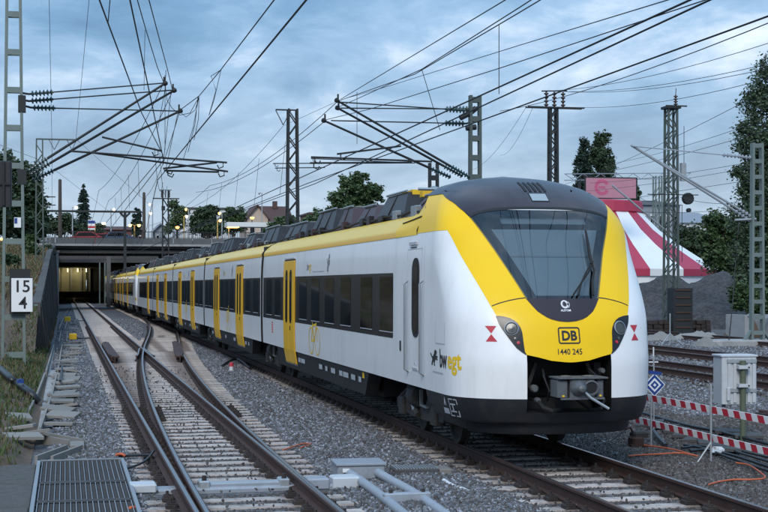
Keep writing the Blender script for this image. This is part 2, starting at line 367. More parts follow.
ys = [-30, 0, 8] + [10+.5*i for i in range(120)] + [72+3*i for i in range(40)] + [200, 240, 300, 400, 700, 1500, 4000]
xs = [-4000, -1200, -300, -60, -20, -8, -3] + [-1+.25*i for i in range(60)] + [15, 18, 22, 28, 36, 50, 80, 150, 400, 1200, 4000]
struct(grid('ground', xs, ys, bed, 'ballast'))
struct(grid('yard_ground', [11.2+.8*i for i in range(60)], [12+3*i for i in range(46)], lambda x, y: -.305 + .10*sstep(15.6, 16.4, x) + .02*ripple(x*.4, y*.4) + .06*sstep(30, 36, x), 'yard_gravel'))
# left bank, rising to street level at the bridge
bt = interp([30, 44, 57, 80, 100, 150, 190], [.25, .7, 1.55, 3.1, 4.5, 6.35, 6.5])
def bank(x, y):
    d = -.98 - x
    a = max(0, d-.35)*.34; a = a if a < 3 else 3+(a-3)*.15
    A = -.20 + min(a, 6.2); B = bt(y) + min(max(0, d-.25)*.16, 3.0)
    s = sstep(47, 58, y)
    z = A*(1-s) + min(B, 6.55)*s
    if y > 57: z -= .25*sstep(.35, .0, d)
    return z + (.05*ripple(x*1.3, y*.8)+.03*ripple(x*3.7, y*2.9))*sstep(.1, .8, d)*(1 if y < 140 else .2)
foot = lambda x, y: -.24 + .16*sstep(-.55 if y > 20.9 else -1.0, -.80 if y > 20.9 else -1.1, x) + max(0, -.8-x)*.35 + (.035*ripple(x*4, y*3)+.02*ripple(x*9, y*7))*sstep(-.6, -.8, x) + (-.3 if y < 20.9 and x > -.98 else 0) + (-.2 if y > 57.2 else 0)
struct(grid('bank_foot', [-1.75+.08*i for i in range(16)]+[-.50], [10+.3*i for i in range(33)]+[20.5+.3*i for i in range(124)], foot, 'soil'))
struct(grid('embankment', [-300, -120, -60, -35]+[-24+1.2*i for i in range(15)]+[-6+.25*i for i in range(20)]+[-1.02], [-20, 0, 6]+[10+.8*i for i in range(75)]+[70+2*i for i in range(66)], bank, 'soil'))
hb = lambda x, y: max(bank(x, y) if x < -1.02 else -1, foot(x, y) if -1.75 < x < -.5 and y < 57.3 else -1, -.23)
def tufts(name, n, xr, yr, hf, hh, m, wd=.012):
    P = []; F = []
    for i in range(n):
        x = RNG.uniform(*xr); y = RNG.uniform(*yr); z = hf(x, y)-.02; h = hh*RNG.uniform(.4, 1.2); a = RNG.uniform(0, 2*PI); l = RNG.normal(0, .35*h, 2)
        c, s = math.cos(a)*wd*(1+y/60), math.sin(a)*wd*(1+y/60); k = len(P)
        P += [(x-c,y-s,z),(x+c,y+s,z),(x+l[0]*.4+c*.7,y+l[1]*.4+s*.7,z+h*.6),(x+l[0]*.4-c*.7,y+l[1]*.4-s*.7,z+h*.6),(x+l[0],y+l[1],z+h)]; F += [(k,k+1,k+2,k+3),(k+3,k+2,k+4)]
    me = bpy.data.meshes.new(name); me.from_pydata(P, [], F); me.materials.append(MAT[m]); return stuff(link(name, me))
# road plate of the town beyond the bridge (roof of the underpass)
mb = MB(); mb.box((-130, 600, 6.3), (330, 800, .8), 'concrete_dark'); struct(mb.obj('street'))

# ---------------------------------------------------------------- rails and sleepers
RP = [(-.020,0),(.024,0),(.036,-.004),(.036,-.034),(.010,-.050),(.009,-.145),(.072,-.160),(.072,-.172),(-.072,-.172),(-.072,-.160),(-.009,-.145),(-.010,-.050),(-.036,-.034),(-.036,-.004)]
def sweep(path, prof, dz=0., shine=0):
    mb = MB(); mb.mi('rail_rust'); mb.mi('rail_shine'); k = len(prof); vs = []
    for i, p in enumerate(path):
        q0, q1 = path[max(i-1, 0)], path[min(i+1, len(path)-1)]; d = Vector((q1[0]-q0[0], q1[1]-q0[1])).normalized(); n = (d.y, -d.x)
        vs += [(p[0]+n[0]*a, p[1]+n[1]*a, z+dz) for a, z in prof]
    for i in range(len(path)-1):
        for j in range(k):
            mb.f.append((i*k+j, (i+1)*k+j, (i+1)*k+(j+1)%k, i*k+(j+1)%k)); mb.m.append(1 if j == shine else 0)
    mb.f.append(tuple(range(k))); mb.m.append(0); mb.f.append(tuple((len(path)-1)*k+j for j in range(k-1,-1,-1))); mb.m.append(0)
    mb.v = vs; return mb
def farx(y):     # the line bends left well beyond the bridge
    return -((max(0, y-225))**2)/900.
def line(c, y0, y1, st=5): 
    n = max(2, int((y1-y0)/st)); return [(c+farx(y0+(y1-y0)*i/n), y0+(y1-y0)*i/n) for i in range(n+1)]
def make_sleeper(m, L=2.6):
    mb = MB(); x = L/2; vs = []
    for sx in (-1, -.35, .35, 1):
        dz = 0 if abs(sx) > .5 else -.003
        vs += [(sx*x,-.14,-.40),(sx*x,-.115,-.192+dz),(sx*x,.115,-.192+dz),(sx*x,.14,-.40)]
    fs = [(0,1,2,3),(15,14,13,12)]
    for i in range(3): fs += [(4*i+j, 4*i+4+j, 4*i+5+j, 4*i+1+j) for j in range(3)]
    mb.add(vs, [f[::-1] for f in fs], m); return mb.mesh('sleeper')
def make_fast():
    mb = MB()
    for s in (-1, 1):
        mb.cbox((s*.125, 0, -.165), (.12, .15, .06), 'fastening', .015); mb.lathe((s*.135,0,-.14),(s*.135,0,-.05),[(0,.035),(.03,.035),(.035,.018),(.07,.016)],'fastening',6)
        mb.bar((s*.08,-.06,-.135),(s*.17,-.05,-.13),.03,.02,'fastening'); mb.bar((s*.08,.06,-.135),(s*.17,.05,-.13),.03,.02,'fastening')
    mb.box((0,0,-.182),(.36,.17,.014),'fastening'); return mb.mesh('rail_fastening')
SL_P, SL_D, FAST = make_sleeper('sleeper_stained'), make_sleeper('sleeper_dark'), make_fast()
def rot_copy(vs, c, k, jx=0): return vs
def lay(track, c, y0, y1, near, m, me, gap=.6, ext=lambda y: (1.3, 1.3), fast_to=36, rails=None, skip=()):
    mbS = MB(); mbF = MB(); n = int((y1-y0)/gap)
    base = [tuple(v.co) for v in me.vertices]; bf = [tuple(p.vertices) for p in me.polygons]
    fv = [tuple(v.co) for v in FAST.vertices]; ff = [tuple(p.vertices) for p in FAST.polygons]
    for i in range(n):
        y = y0+gap*i; a, b = ext(y); L = a+b; x = c+(b-a)/2+farx(y)
        if any(s0 < y < s1 for s0, s1 in skip): continue
        y += random.uniform(-.015, .015); rz = random.uniform(-.006, .006)
        if y < near:
            o = link('sleeper', me, track, (x, y, random.uniform(-.006, .004))); o.scale = (L/2.6, 1, 1); o.rotation_euler = (random.uniform(-.01,.01), 0, rz)
        else: mbS.add([(v[0]*L/2.6+x, v[1]+y, v[2]) for v in base], bf, m)
        if y < 90:
            for rx in (rails(y) if rails else (c-.7525, c+.7525)):
                if y < fast_to: link('rail_fastening', FAST, track, (rx, y, 0)).scale = (1.22, 1.15, 1)
                else: mbF.add([(rx+v[0], y+v[1], v[2]) for v in fv[:40]], [f for f in ff if max(f) < 40], 'fastening')
    if mbS.v: stuff(mbS.obj('sleeper', track))
    if mbF.v: stuff(mbF.obj('rail_fastening', track))
def offb(u): return math.sqrt(off(u)**2+.095**2)
lt = thing('railway_track', 'left railway track on pale concrete sleepers, running from the bottom edge to under the bridge', 'railway track', group='railway tracks')
sweep(line(LCX-.7525, 4, 292), RP).obj('rail', lt); sweep([p for p in line(LCX+.7525, 4, 292)], RP).obj('rail', lt)
def ext_left(y):
    r = 1.3
    if 9 < y < 57: r = max(1.3, off(y)+.7525+.55) if off(y) > .12 else 1.3
    return 1.3, min(r, 4.0)
def rails_left(y):
    r = [LCX-.7525, LCX+.7525]
    if y < 57:
        if offb(y) > .30: r += [LCX-.7525+off(y)]
        if off(y) > .30: r += [LCX+.7525+off(y)]
    return r
lay(lt, LCX, 9.6, 250, 74, 'sleeper_concrete', SL_P, ext=ext_left, fast_to=30, rails=rails_left, skip=((17.9, 18.55),))
# crossover
xo = thing('track_crossover', 'curved switch rails crossing from the left track over to the train\'s track', 'railway switch')
pc = [5+1.5*i for i in range(82)]
sweep([(LCX-.7525+offb(u), u) for u in pc], RP, .001).obj('switch_rail', xo); sweep([(LCX+.7525+offb(u)-.095+.0, u) for u in pc if u > 5], RP, .002).obj('switch_rail', xo)
lay(xo, LCX, 57.2, 126, 75, 'sleeper_concrete', SL_P, ext=lambda y: (-(off(y)-.55) if off(y) > 2.7 else -1.32, off(y)+1.3), fast_to=0, rails=lambda y: (LCX-.7525+off(y), LCX+.7525+off(y)))
GP = [(-.05,.035),(.05,.035),(.05,-.01),(-.01,-.02),(-.02,-.15),(-.02,-.17),(-.05,-.17)]
for (fx, o0) in ((lambda u: LCX-.7525+.085, 1), (lambda u: LCX+.7525+off(u)-.085, -1)):
    flare = lambda u: .16*max(0, (50.2-u)/2.0 if u < 50.2 else (u-59.3)/2)
    g = sweep([(fx(u)+o0*(.05+flare(u)), u) for u in (48.3,49.2,50.2,53,56,59.3,60.2,61.2)], [(o0*a, z) for a, z in GP][::o0], 0., -1).obj('guard_rail', xo)
    mb = MB()
    for u in (49,51.4,53.8,56.2,58.6,60.4): mb.box((fx(u)+o0*.16, u, -.07), (.22, .5, .16), 'rail_rust')
    for u0, u1 in ((48.6, 60.9),): mb.bar((fx(u0)+o0*.20, u0, .0), (fx(u1)+o0*.20, u1, .0), .24, .05, 'rail_rust')
    mb.obj('guard_bracket', xo)
for sg in (-1, 1):
    sweep([(LCX+.7525+(off(u)-off(55.8))*(1 if sg < 0 else 0)+sg*(.07+max(0,(50.5-u))*.04), u) for u in (49.5,50.5,52,54,55.5)], RP, 0).obj('wing_rail', xo)
# train's own track
tt = thing('railway_track', 'railway track under the near train, with dark brown rails and stained sleepers', 'railway track', group='railway tracks')
for s in (-.7525, .7525): sweep(line(TCX+s, 4, 292), RP).obj('rail', tt)
lay(tt, TCX, 9.8, 200, 62, 'sleeper_concrete', SL_P, fast_to=40)
# yard tracks on the right
def yard(c, label, y0=14, y1=170, near=60):
    t = thing('railway_track', label, 'railway track', group='railway tracks')
    for s in (-.7525, .7525): sweep([(c+s, y0), (c+s, (y0+y1)/2), (c+s, y1)], RP, .05).obj('rail', t)
    lay(t, c, y0+16, y1, near, 'sleeper_dark', SL_D, fast_to=0); return t
yard(17.5, 'rusty siding nearest the grey trackside cabinet, first track to the right of the train')
yard(21.9, 'second rusty siding to the right of the train, behind the cabinet')
yard(29.2, 'farthest rusty siding at the foot of the dark gravel heap', near=70)

# ---------------------------------------------------------------- loose ballast stones
prot = bpy.data.collections.new('stones')
for k in range(7):
    bm = bmesh.new(); bmesh.ops.create_icosphere(bm, subdivisions=1, radius=.5)
    for v in bm.verts: v.co = v.co*random.uniform(.72, 1.18); v.co.x *= 1.25; v.co.z *= random.uniform(.62, .8)
    me = bpy.data.meshes.new('stone'); bm.to_mesh(me); bm.free(); me.materials.append(MAT['stone'] if k < 5 else MAT['stone_brown'])
    o = bpy.data.objects.new('stone', me); prot.objects.link(o)
prot_b = bpy.data.collections.new('stones_brown')
for k in range(5):
    me = prot.objects[k].data.copy(); me.materials.clear(); me.materials.append(MAT['stone_brown']); o = bpy.data.objects.new('stone', me); prot_b.objects.link(o)
def scatter(name, pts, scl, coll):
    n = len(pts); me = bpy.data.meshes.new(name); me.vertices.add(n); me.vertices.foreach_set('co', np.asarray(pts, np.float32).ravel())
    a = me.attributes.new('scl', 'FLOAT', 'POINT'); a.data.foreach_set('value', np.asarray(scl, np.float32))
    a = me.attributes.new('rot', 'FLOAT_VECTOR', 'POINT'); a.data.foreach_set('vector', RNG.uniform(0, 6.28, (n, 3)).astype(np.float32).ravel())
    o = link(name, me); ng = bpy.data.node_groups.new(name, 'GeometryNodeTree')
    ng.interface.new_socket('Geometry', in_out='INPUT', socket_type='NodeSocketGeometry'); ng.interface.new_socket('Geometry', in_out='OUTPUT', socket_type='NodeSocketGeometry')
    N = ng.nodes.new; gi, go = N('NodeGroupInput'), N('NodeGroupOutput'); ip = N('GeometryNodeInstanceOnPoints'); ci = N('GeometryNodeCollectionInfo')
    ci.inputs['Collection'].default_value = coll; ci.inputs['Separate Children'].default_value = True; ci.inputs['Reset Children'].default_value = True
    na = N('GeometryNodeInputNamedAttribute'); na.data_type = 'FLOAT'; na.inputs['Name'].default_value = 'scl'
    nb = N('GeometryNodeInputNamedAttribute'); nb.data_type = 'FLOAT_VECTOR'; nb.inputs['Name'].default_value = 'rot'
    rv = N('FunctionNodeRandomValue'); rv.data_type = 'INT'; rv.inputs[4].default_value = 0; rv.inputs[5].default_value = len(coll.objects)-1
    e2r = N('FunctionNodeEulerToRotation'); L = ng.links.new
    L(gi.outputs[0], ip.inputs['Points']); L(ci.outputs[0], ip.inputs['Instance']); ip.inputs['Pick Instance'].default_value = True
    L(rv.outputs[2], ip.inputs['Instance Index']); L(nb.outputs[0], e2r.inputs[0]); L(e2r.outputs[0], ip.inputs['Rotation']); L(na.outputs[0], ip.inputs['Scale']); L(ip.outputs[0], go.inputs[0])
    md = o.modifiers.new('scatter', 'NODES'); md.node_group = ng; return stuff(o)
def strip_pts(x0, x1, y0, y1, dens, smin, smax, keep=lambda x, y: True, lift=0.):
    n = int((x1-x0)*(y1-y0)*dens); X = RNG.uniform(x0, x1, n); Y = y0+(y1-y0)*RNG.uniform(0, 1, n)**1.35; s = RNG.uniform(smin, smax, n)*(1+Y/120)
    P = [(x, y, bed(x, y)+lift+.002+q*.10) for x, y, q in zip(X, Y, s)]; ok = [i for i, (x, y, z) in enumerate(P) if keep(x, y)]
    return [P[i] for i in ok], [s[i] for i in ok]
P, Q = [], []
def put(*a, **k):
    p, q = strip_pts(*a, **k); P.extend(p); Q.extend(q)
def free_mid(x, y): return x > LCX+.8+off(y)*(1 if y > 20 else 0)+.45 or (y > 57 and LCX+1.25 < x < LCX-.75+off(y)-.4)
put(3.3, 5.4, 12.5, 24, 620, .035, .062, keep=free_mid); put(3.3, 5.5, 24, 46, 330, .038, .066, keep=free_mid); put(3.4, 5.8, 46, 72, 300, .045, .07, keep=free_mid); put(3.4, 5.8, 72, 110, 130, .05, .08, keep=free_mid)
put(-.25, .95, 12.5, 24, 600, .035, .060, keep=lambda x, y: not (x < .86 and y < 20.8)); put(-.2, .95, 24, 46, 330, .036, .062); put(-.4, .9, 46, 110, 170, .05, .075)
ballast = scatter('ballast_gravel', P, Q, prot)
P, Q = [], []
mids = lambda y: (y/.6) % 1
gap = lambda y0: (lambda x, y: .17 < ((y-y0) % .6) < .43 and min(abs(x-q) for q in (LCX-.7525, LCX+.7525, TCX-.7525, TCX+.7525)) > .08)
put(.9, 3.7, 11.5, 34, 330, .026, .040, lift=-.006, keep=gap(9.6)); put(5.35, 7.95, 11.5, 30, 330, .026, .042, lift=-.006, keep=gap(9.8)); put(.9, 3.5, 11.5, 46, 9, .024, .04, lift=.045); put(5.4, 7.9, 11.5, 40, 12, .024, .042, lift=.045)
put(7.9, 10.6, 12.5, 22, 480, .032, .058); put(8.0, 13.5, 20, 34, 260, .034, .062); put(10.4, 16.2, 15, 30, 230, .034, .062)
put(4.6, 5.5, 12.5, 20, 420, .032, .055)
dark_gravel = scatter('yard_stones', P, Q, prot_b)
P, Q = [], []
put(12.4, 16.4, 27, 60, 170, .05, .085, lift=.0); put(16.2, 18.8, 28, 60, 60, .05, .075, lift=.08); put(18.6, 20.9, 30, 66, 110, .06, .09, lift=.08); put(23, 28.3, 34, 70, 90, .06, .1, lift=.08)
scatter('siding_stones', P, Q, prot)
# ================================================================== LARGE STRUCTURES
# retaining wall on the left
rw = thing('retaining_wall', 'stained concrete retaining wall rising beside the left track towards the bridge', 'wall', (-1.05, 57, 0))
y = 57.0; k = 0
while y < 149:
    y2 = min(y+3.3, 149.4); t0, t1 = bt(y)+.14, bt(y2)+.14; dx = random.uniform(-.02, .02)
    mb = MB(); vs = [(x+dx, yy-57, z) for yy, t in ((y, t0), (y2-.05, t1)) for x, z in ((.16,-.5),(.10,t),(-.2,t),(-.2,-.5))]
    mb.add(vs, [(0,1,2,3),(7,6,5,4),(1,0,4,5),(2,1,5,6)], 'wall_streaked'); mb.obj('wall_panel', rw)
    mb = MB(); vs = [(x+dx, yy, z) for yy, t in ((y-57+.15, t0), (y-57+.55, t0)) for x, z in ((.40,-.5),(.16,t-.12),(.02,t-.12),(.02,-.5))]; mb.add(vs, [(0,1,2,3),(7,6,5,4),(1,0,4,5),(2,1,5,6)], 'wall_streaked'); mb.obj('wall_rib', rw)
    mb = MB(); vs = [(x, yy-57, z) for yy, t in ((y, t0), (y2-.02, t1)) for x, z in ((.12,t+.003),(.12,t+.05),(-.21,t+.05),(-.21,t+.003))]
    mb.add(vs, [(0,1,2,3),(7,6,5,4),(1,0,4,5),(2,1,5,6),(0,3,7,4)], 'wall_streaked'); mb.obj('coping', rw); y = y2
for i, x in enumerate((-.62, -1.22)):
    mb = MB(); mb.box((x, -.12, .35+.0*i), (.55, .18, 1.9-.25*i), 'concrete_dark'); mb.obj('wing_slab', rw)
# road bridge
br = thing('road_bridge', 'grey concrete road bridge with railing crossing over the tracks', 'bridge', (0, 150, 0))
def part(mbfun, name, par, *sm): mb = MB(); mbfun(mb); return mb.obj(name, par, *sm)
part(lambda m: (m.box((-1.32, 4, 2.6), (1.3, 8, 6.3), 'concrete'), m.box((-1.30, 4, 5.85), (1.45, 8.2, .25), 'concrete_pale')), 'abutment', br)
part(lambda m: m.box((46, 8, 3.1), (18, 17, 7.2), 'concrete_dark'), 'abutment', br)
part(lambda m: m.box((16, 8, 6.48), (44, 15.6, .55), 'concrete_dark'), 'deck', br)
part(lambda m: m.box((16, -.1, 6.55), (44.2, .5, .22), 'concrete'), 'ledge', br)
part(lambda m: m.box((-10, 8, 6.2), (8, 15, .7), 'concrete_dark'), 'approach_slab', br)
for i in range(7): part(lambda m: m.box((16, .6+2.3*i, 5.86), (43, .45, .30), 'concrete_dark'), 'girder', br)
for yy in (-.05,):
    for i in range(22):
        part(lambda m: (m.box((-5+2*i+1, yy, 6.98), (1.96, .14, .60), 'bridge_panel')), 'parapet_panel', br)
        r = part(lambda m: (m.box((-5+2*i, yy, 7.60), (.07, .07, .66), 'mast_dark')), 'railing_post', br)
        part(lambda m: ([m.box((-5+2*i+.2*j+.1, yy, 7.59), (.05, .03, .6), 'mast_dark') for j in range(10)]), 'railing_bars', br)
part(lambda m: (m.box((16, -.05, 7.94), (44, .09, .06), 'mast_dark'), m.box((16, -.05, 7.33), (44, .05, .04), 'mast_dark')), 'handrail', br)
for x, yy in ((5.0, 22), (10.6, 14), (10.6, 30)): part(lambda m: m.box((x, yy, 2.8), (.5, .5, 6.0), 'bridge_panel'), 'pier', br)
part(lambda m: (m.box((4.35, 38, 2.9), (.16, .2, 6.1), 'mast_pale'), m.box((5.0, 38, 2.9), (.16, .2, 6.1), 'mast_pale')), 'column', br)
for i, (yy, z) in enumerate(((24, 5.55), (29, 5.2), (34, 5.5), (40, 5.75))): part(lambda m: m.box((16, yy, z+.15), (43, .6, .35), 'concrete_dark'), 'cross_beam', br)
# underpass beyond the bridge
up = thing('underpass_wall', 'dark wall of the railway underpass behind the bridge with a yellow-lit bay', 'wall', (0, 300, 0))
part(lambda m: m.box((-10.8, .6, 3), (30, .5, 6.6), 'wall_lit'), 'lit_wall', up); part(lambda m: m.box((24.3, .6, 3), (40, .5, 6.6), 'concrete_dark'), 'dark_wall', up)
part(lambda m: m.box((10, -6, .45), (50, .4, 1.3), 'concrete_dark'), 'low_wall', up); part(lambda m: m.box((-1.55, -105, 2.8), (.5, 90, 6.3), 'concrete_dark'), 'side_wall', up); part(lambda m: m.box((32, -60, 2.8), (.5, 180, 6.3), 'concrete_dark'), 'side_wall', up)
for i, x in enumerate((-4.0, -1.5, .9, 2.9, 4.6)):
    part(lambda m: m.box((x+.3, .1, 3.2), (.35, .4, 6), 'concrete'), 'pilaster', up); part(lambda m: m.box((x-.4, -.8, 5.45), (.18, .18, .7), 'lamp_white'), 'lamp', up)
for x in (-2.5, 2.2):
    l = bpy.data.lights.new('lamp_light', 'POINT'); l.energy = 85; l.color = (1, .88, .52); l.shadow_soft_size = .3; o = bpy.data.objects.new('lamp_light', l); COL.objects.link(o); o.location = (x, -2.2, 5.1); o.parent = up

# ---------------------------------------------------------------- masts
def mast(label, base, h, w0, w1, m='mast_pale', style='batten', step=1.15, leg=.10, dep=.22, group='overhead line masts', foot=True):
    t = thing('overhead_mast', label, 'mast', base, group)
    wz = lambda z: w0+(w1-w0)*z/h
    if style == 'batten':
        for s in (-1, 1): part(lambda q: q.bar((s*wz(0)/2, 0, 0), (s*wz(h)/2, 0, h), leg, dep, m, up=(0,1,0)), 'leg', t)
        z = .5
        while z < h-.1:
            [part(lambda q: q.box((0, sy*(dep/2-.008), z), (wz(z)-leg-.004, .016, .17), m), 'batten', t) for sy in (-1, 1)]; z += step
    else:
        for sx in (-1, 1):
            for sy in (-1, 1): part(lambda q: q.bar((sx*wz(0)/2, sy*wz(0)/2, 0), (sx*wz(h)/2, sy*wz(h)/2, h), leg, leg, m), 'leg', t)
        z, k = .1, 0
        while z < h-step:
            def br_(q):
                a, b = wz(z)/2, wz(z+step)/2; s = 1 if k % 2 else -1
                for sy in (-1, 1):
                    q.bar((-s*a, sy*(a+.004), z), (s*b, sy*(b+.004), z+step), leg*.62, leg*.25, m, up=(0,1,0))
                    q.bar((sy*(a+.004), s*a, z), (sy*(b+.004), -s*b, z+step), leg*.62, leg*.25, m, up=(1,0,0))
            part(br_, 'brace', t); z += step; k += 1
    if foot: part(lambda q: q.cbox((0, 0, -.15), (w0+.5, w0+.45, .5), 'concrete', .04), 'foundation', t)
    return t
def stack(mb, a, b, r=.075, n=6, m='insulator'):     # ribbed insulator
    a, b = Vector(a), Vector(b); L = (b-a).length; pr = [(0, r*.4)]
    for i in range(n): t = L*(i+.5)/n; pr += [(t-L/n*.42, r*.38), (t-L/n*.12, r), (t+L/n*.1, r*.95), (t+L/n*.2, r*.38)]
    mb.lathe(a, b, pr+[(L, r*.4)], m, 10)
U44 = 44.0
def tub(par, name, pts, r, m='mast_dark'): return part(lambda q: q.tube(pts, r, m, 8), name, par)
def px(l, u): return [PU(x, y, u) for x, y in l]
lb = PU(13.6, 357, U44); lb.z = bank(lb.x, lb.y)-.05; LM0 = mast('pale green steel mast at the left edge carrying the kilometre board', lb, 13.2, .64, .34, 'mast_pale', step=1.13, leg=.085)
part(lambda q: [q.bar((s*.31, 0, .1), (s*.62, 0, -.3), .08, .2, 'mast_pale', up=(0,1,0)) for s in (-1, 1)], 'foot_brace', LM0)
part(lambda q: q.box((.12, -.17, 4.45), (.20, .03, .30), 'print_white'), 'number_plate', LM0); part(lambda q: q.box((.07, -.19, 4.50), (.08, .012, .16), 'print_blue'), 'plate_mark', LM0)
ca = thing('cantilever', 'set of three dark overhead line booms reaching right from the left mast', 'overhead boom', PU(22, 140, U44), 'overhead line cantilevers')
def rel(o, pts): return [p-o.location for p in pts]
def cant(c, u, booms, ties, regs, insn=6):
    for i, (a, b) in enumerate(booms):
        A, B = rel(c, px([a, b], u+.25*i)); d = (B-A).normalized(); L = (B-A).length
        tub(c, 'boom', [A+d*.75, B+d*.06], [.040, .034]); part(lambda q: stack(q, A+d*.05, A+d*.75, .085, 7), 'insulator', c)
        part(lambda q: (q.lathe(B-d*.03, B+d*.15, [(0,.05),(.05,.075),(.12,.075),(.15,.03)], 'mast_dark', 8), q.bar(B, B+Vector((0,0,.22)), .05, .05, 'mast_dark')), 'boom_clamp', c)
    for i, (a, b) in enumerate(ties):
        A, B = rel(c, px([a, b], u+.25*i)); d = (B-A).normalized()
        tub(c, 'tie_rod', [A+d*.72, B], .020); part(lambda q: stack(q, A+d*.06, A+d*.72, .10, insn), 'insulator', c)
        part(lambda q: q.tube([A-d*.25+Vector((0,0,.06)), A, A+d*.08], .035, 'mast_dark', 6), 'shackle', c)
    for i, (a, b) in enumerate(regs):
        A, B = rel(c, px([a, b], u+.12*i)); tub(c, 'registration_arm', [A, B], .030); d = (B-A).normalized()
        part(lambda q: q.tube([B-d*.12, B-d*.12-Vector((0,0,.14)), B-d*.25-Vector((0,0,.20)), B-d*.3-Vector((0,0,.10))], .022, 'mast_dark', 6), 'hook', c)
cant(ca, U44, [((26,172),(164,84)),((28,176),(173,91)),((31,181),(179,111.5))], [((29,94),(164,83)),((29,101),(173,90)),((31,107.5),(178,111))],
     [((102,137),(162,151)),((70,151),(227,162.5)),((95,153),(228,171.5)),((217,162.5),(163,168.5)),((219,172),(164,170.5))])
part(lambda q: q.box(rel(ca, [PU(22, 104, U44)])[0], (.22, .26, .5), 'mast_dark'), 'bracket', ca); part(lambda q: q.box(rel(ca, [PU(22, 177, U44)])[0], (.26, .26, .45), 'mast_dark'), 'bracket', ca)
rb = PU(475, 300, U44); rb.z = -.2; top = PU(475, 97, U44).z
mast('grey-green steel mast standing behind the train, its booms pointing left', rb, top+.25, .36, .30, 'mast_green', step=.62, leg=.085)
cb = thing('cantilever', 'three dark overhead line booms reaching left over the train roof', 'overhead boom', PU(470, 140, U44), 'overhead line cantilevers')
cant(cb, U44, [((471,178),(338,101)),((464,177),(338.6,108.5)),((452,178),(325,121))], [((467,110.5),(340,102)),((470,109),(340.5,108)),((466,123.5),(331,120.5))],
     [((432,161.5),(311,157)),((412,162.5),(310,163)),((401,146),(337,154))])
part(lambda q: q.tube(rel(cb, px([(460,118),(470,113),(476,108)], U44)), .09, 'mast_dark', 8), 'bracket', cb); part(lambda q: q.tube(rel(cb, px([(466,128),(476,127)], U44)), .09, 'mast_dark', 8), 'bracket', cb)
m2 = PU(433.5, 250, 50); m2.z = -.2; mast('short steel post just left of the mast behind the train', m2, PU(433, 163, 50).z+.2, .30, .28, 'mast_dark', step=.6, leg=.08)
m3 = PU(292.5, 290, 83); m3.z = -.2; h3 = PU(292, 109, 83).z+.2; t3 = mast('tall dark lattice mast with a triangular bracket, left of the tree behind the train', m3, h3, .75, .50, 'mast_dark', 'lattice', .75, .11)
part(lambda q: (q.bar((.3, 0, h3-.06), (-1.0, 0, h3-.06), .08, .08, 'mast_dark'), q.bar((-1.0, 0, h3-.08), (-.55, 0, h3-.95), .045, .045, 'mast_dark'), q.bar((-.1, 0, h3-.08), (-.55, 0, h3-.95), .045, .045, 'mast_dark')), 'bracket', t3)
ce = thing('cantilever', 'pair of thin dark registration arms on the lattice mast behind the train', 'overhead boom', PU(292, 165, 83), 'overhead line cantilevers')
cant(ce, 83, [], [], [((360,163),(273,163.5)),((325,167.5),(275,168)),((415,163),(311,158.5))])
m4 = PU(39.5, 260, 89); m4.z = bank(m4.x, m4.y)-.1; h4 = PU(39, 139, 89).z-m4.z; t4 = mast('lattice mast with a flat top arm on the left bank, behind the left-edge mast', m4, h4, .46, .36, 'mast_green', 'lattice', .55, .075)
part(lambda q: (q.bar((-.2, 0, h4), (2.25, 0, h4), .09, .09, 'mast_green'), *[q.bar((x, 0, h4), (x+dx, 0, h4-.62), .035, .035, 'mast_dark') for x, dx in ((.55,.32),(1.2,-.32),(1.62,.3),(2.2,-.28))]), 'top_arm', t4)
part(lambda q: [q.bar((.2, 0, z), (.95, 0, z), .06, .06, 'mast_dark') for z in (h4-3.5, h4-4.0)], 'side_arm', t4)
m5 = PU(165.5, 290, 131); m5.z = -.2; h5 = PU(165, 190, 131).z+.2; t5 = mast('dark far lattice mast with insulators on a cross arm, in front of the bridge', m5, h5, .6, .5, 'mast_dark', 'lattice', .8, .10)
z5 = PU(165, 198.5, 131).z+.2
part(lambda q: (q.bar((-1.15, 0, z5), (1.25, 0, z5), .12, .10, 'mast_dark'), q.bar((-.55, 0, h5-.0), (.55, 0, h5-.0), .06, .06, 'mast_dark')), 'cross_arm', t5)
for x in (-.35, .0, .35): part(lambda q: stack(q, (x, 0, h5-.05), (x, 0, z5+.1), .09, 4, 'insulator_brown'), 'insulator', t5)
part(lambda q: q.tube([(-.22,-.3,z5-1.1),(-.22,-.3,z5-.7)], .17, 'mast_dark', 10), 'wheel_tensioner', t5)
def pole(label, x, ytop, u, ybot, r, m, group=None):
    a = PU(x, ybot, u); b = PU(x, ytop, u); t = thing('wooden_pole', label, 'pole', a, group); part(lambda q: q.tube([(0,0,-.3),(0,0,b.z-a.z)], [r, r*.8], m, 10), 'shaft', t); part(lambda q: q.lathe((0,0,b.z-a.z),(0,0,b.z-a.z+.2),[(0,r*.85),(.06,r*.6),(.12,.02)],m,8), 'cap', t); return t
pole('brown wooden pole standing at the left end of the bridge, left of the conifer', 60, 180, 152, 236, .22, 'wood_pole'); pole('brown wooden pole on the bridge between the double orange lamp and the far mast', 144, 193, 160, 236, .20, 'wood_pole')
gz = PU(100, 211.5, 147).z; g0, g1 = PU(42, 211, 147).x, PU(138, 211, 147).x; gx = PU(125, 211, 147).x
gt = thing('beam_gantry', 'dark horizontal steel beam on a T-shaped post crossing above the bridge railing', 'gantry', (gx, 147, -.2))
part(lambda q: q.box(((g0+g1)/2-gx, 0, gz+.2), (g1-g0, .22, .20), 'mast_dark'), 'beam', gt); part(lambda q: (q.box((0, 0, (gz+.1)/2), (.28, .28, gz+.1), 'mast_dark'), q.bar((-.5,0,gz+.1),(0,0,gz-.4),.14,.2,'mast_dark'), q.bar((.5,0,gz+.1),(0,0,gz-.4),.14,.2,'mast_dark')), 'post', gt); part(lambda q: q.box((g0-gx+.1, 0, gz/2), (.24, .24, gz), 'mast_dark'), 'post', gt)
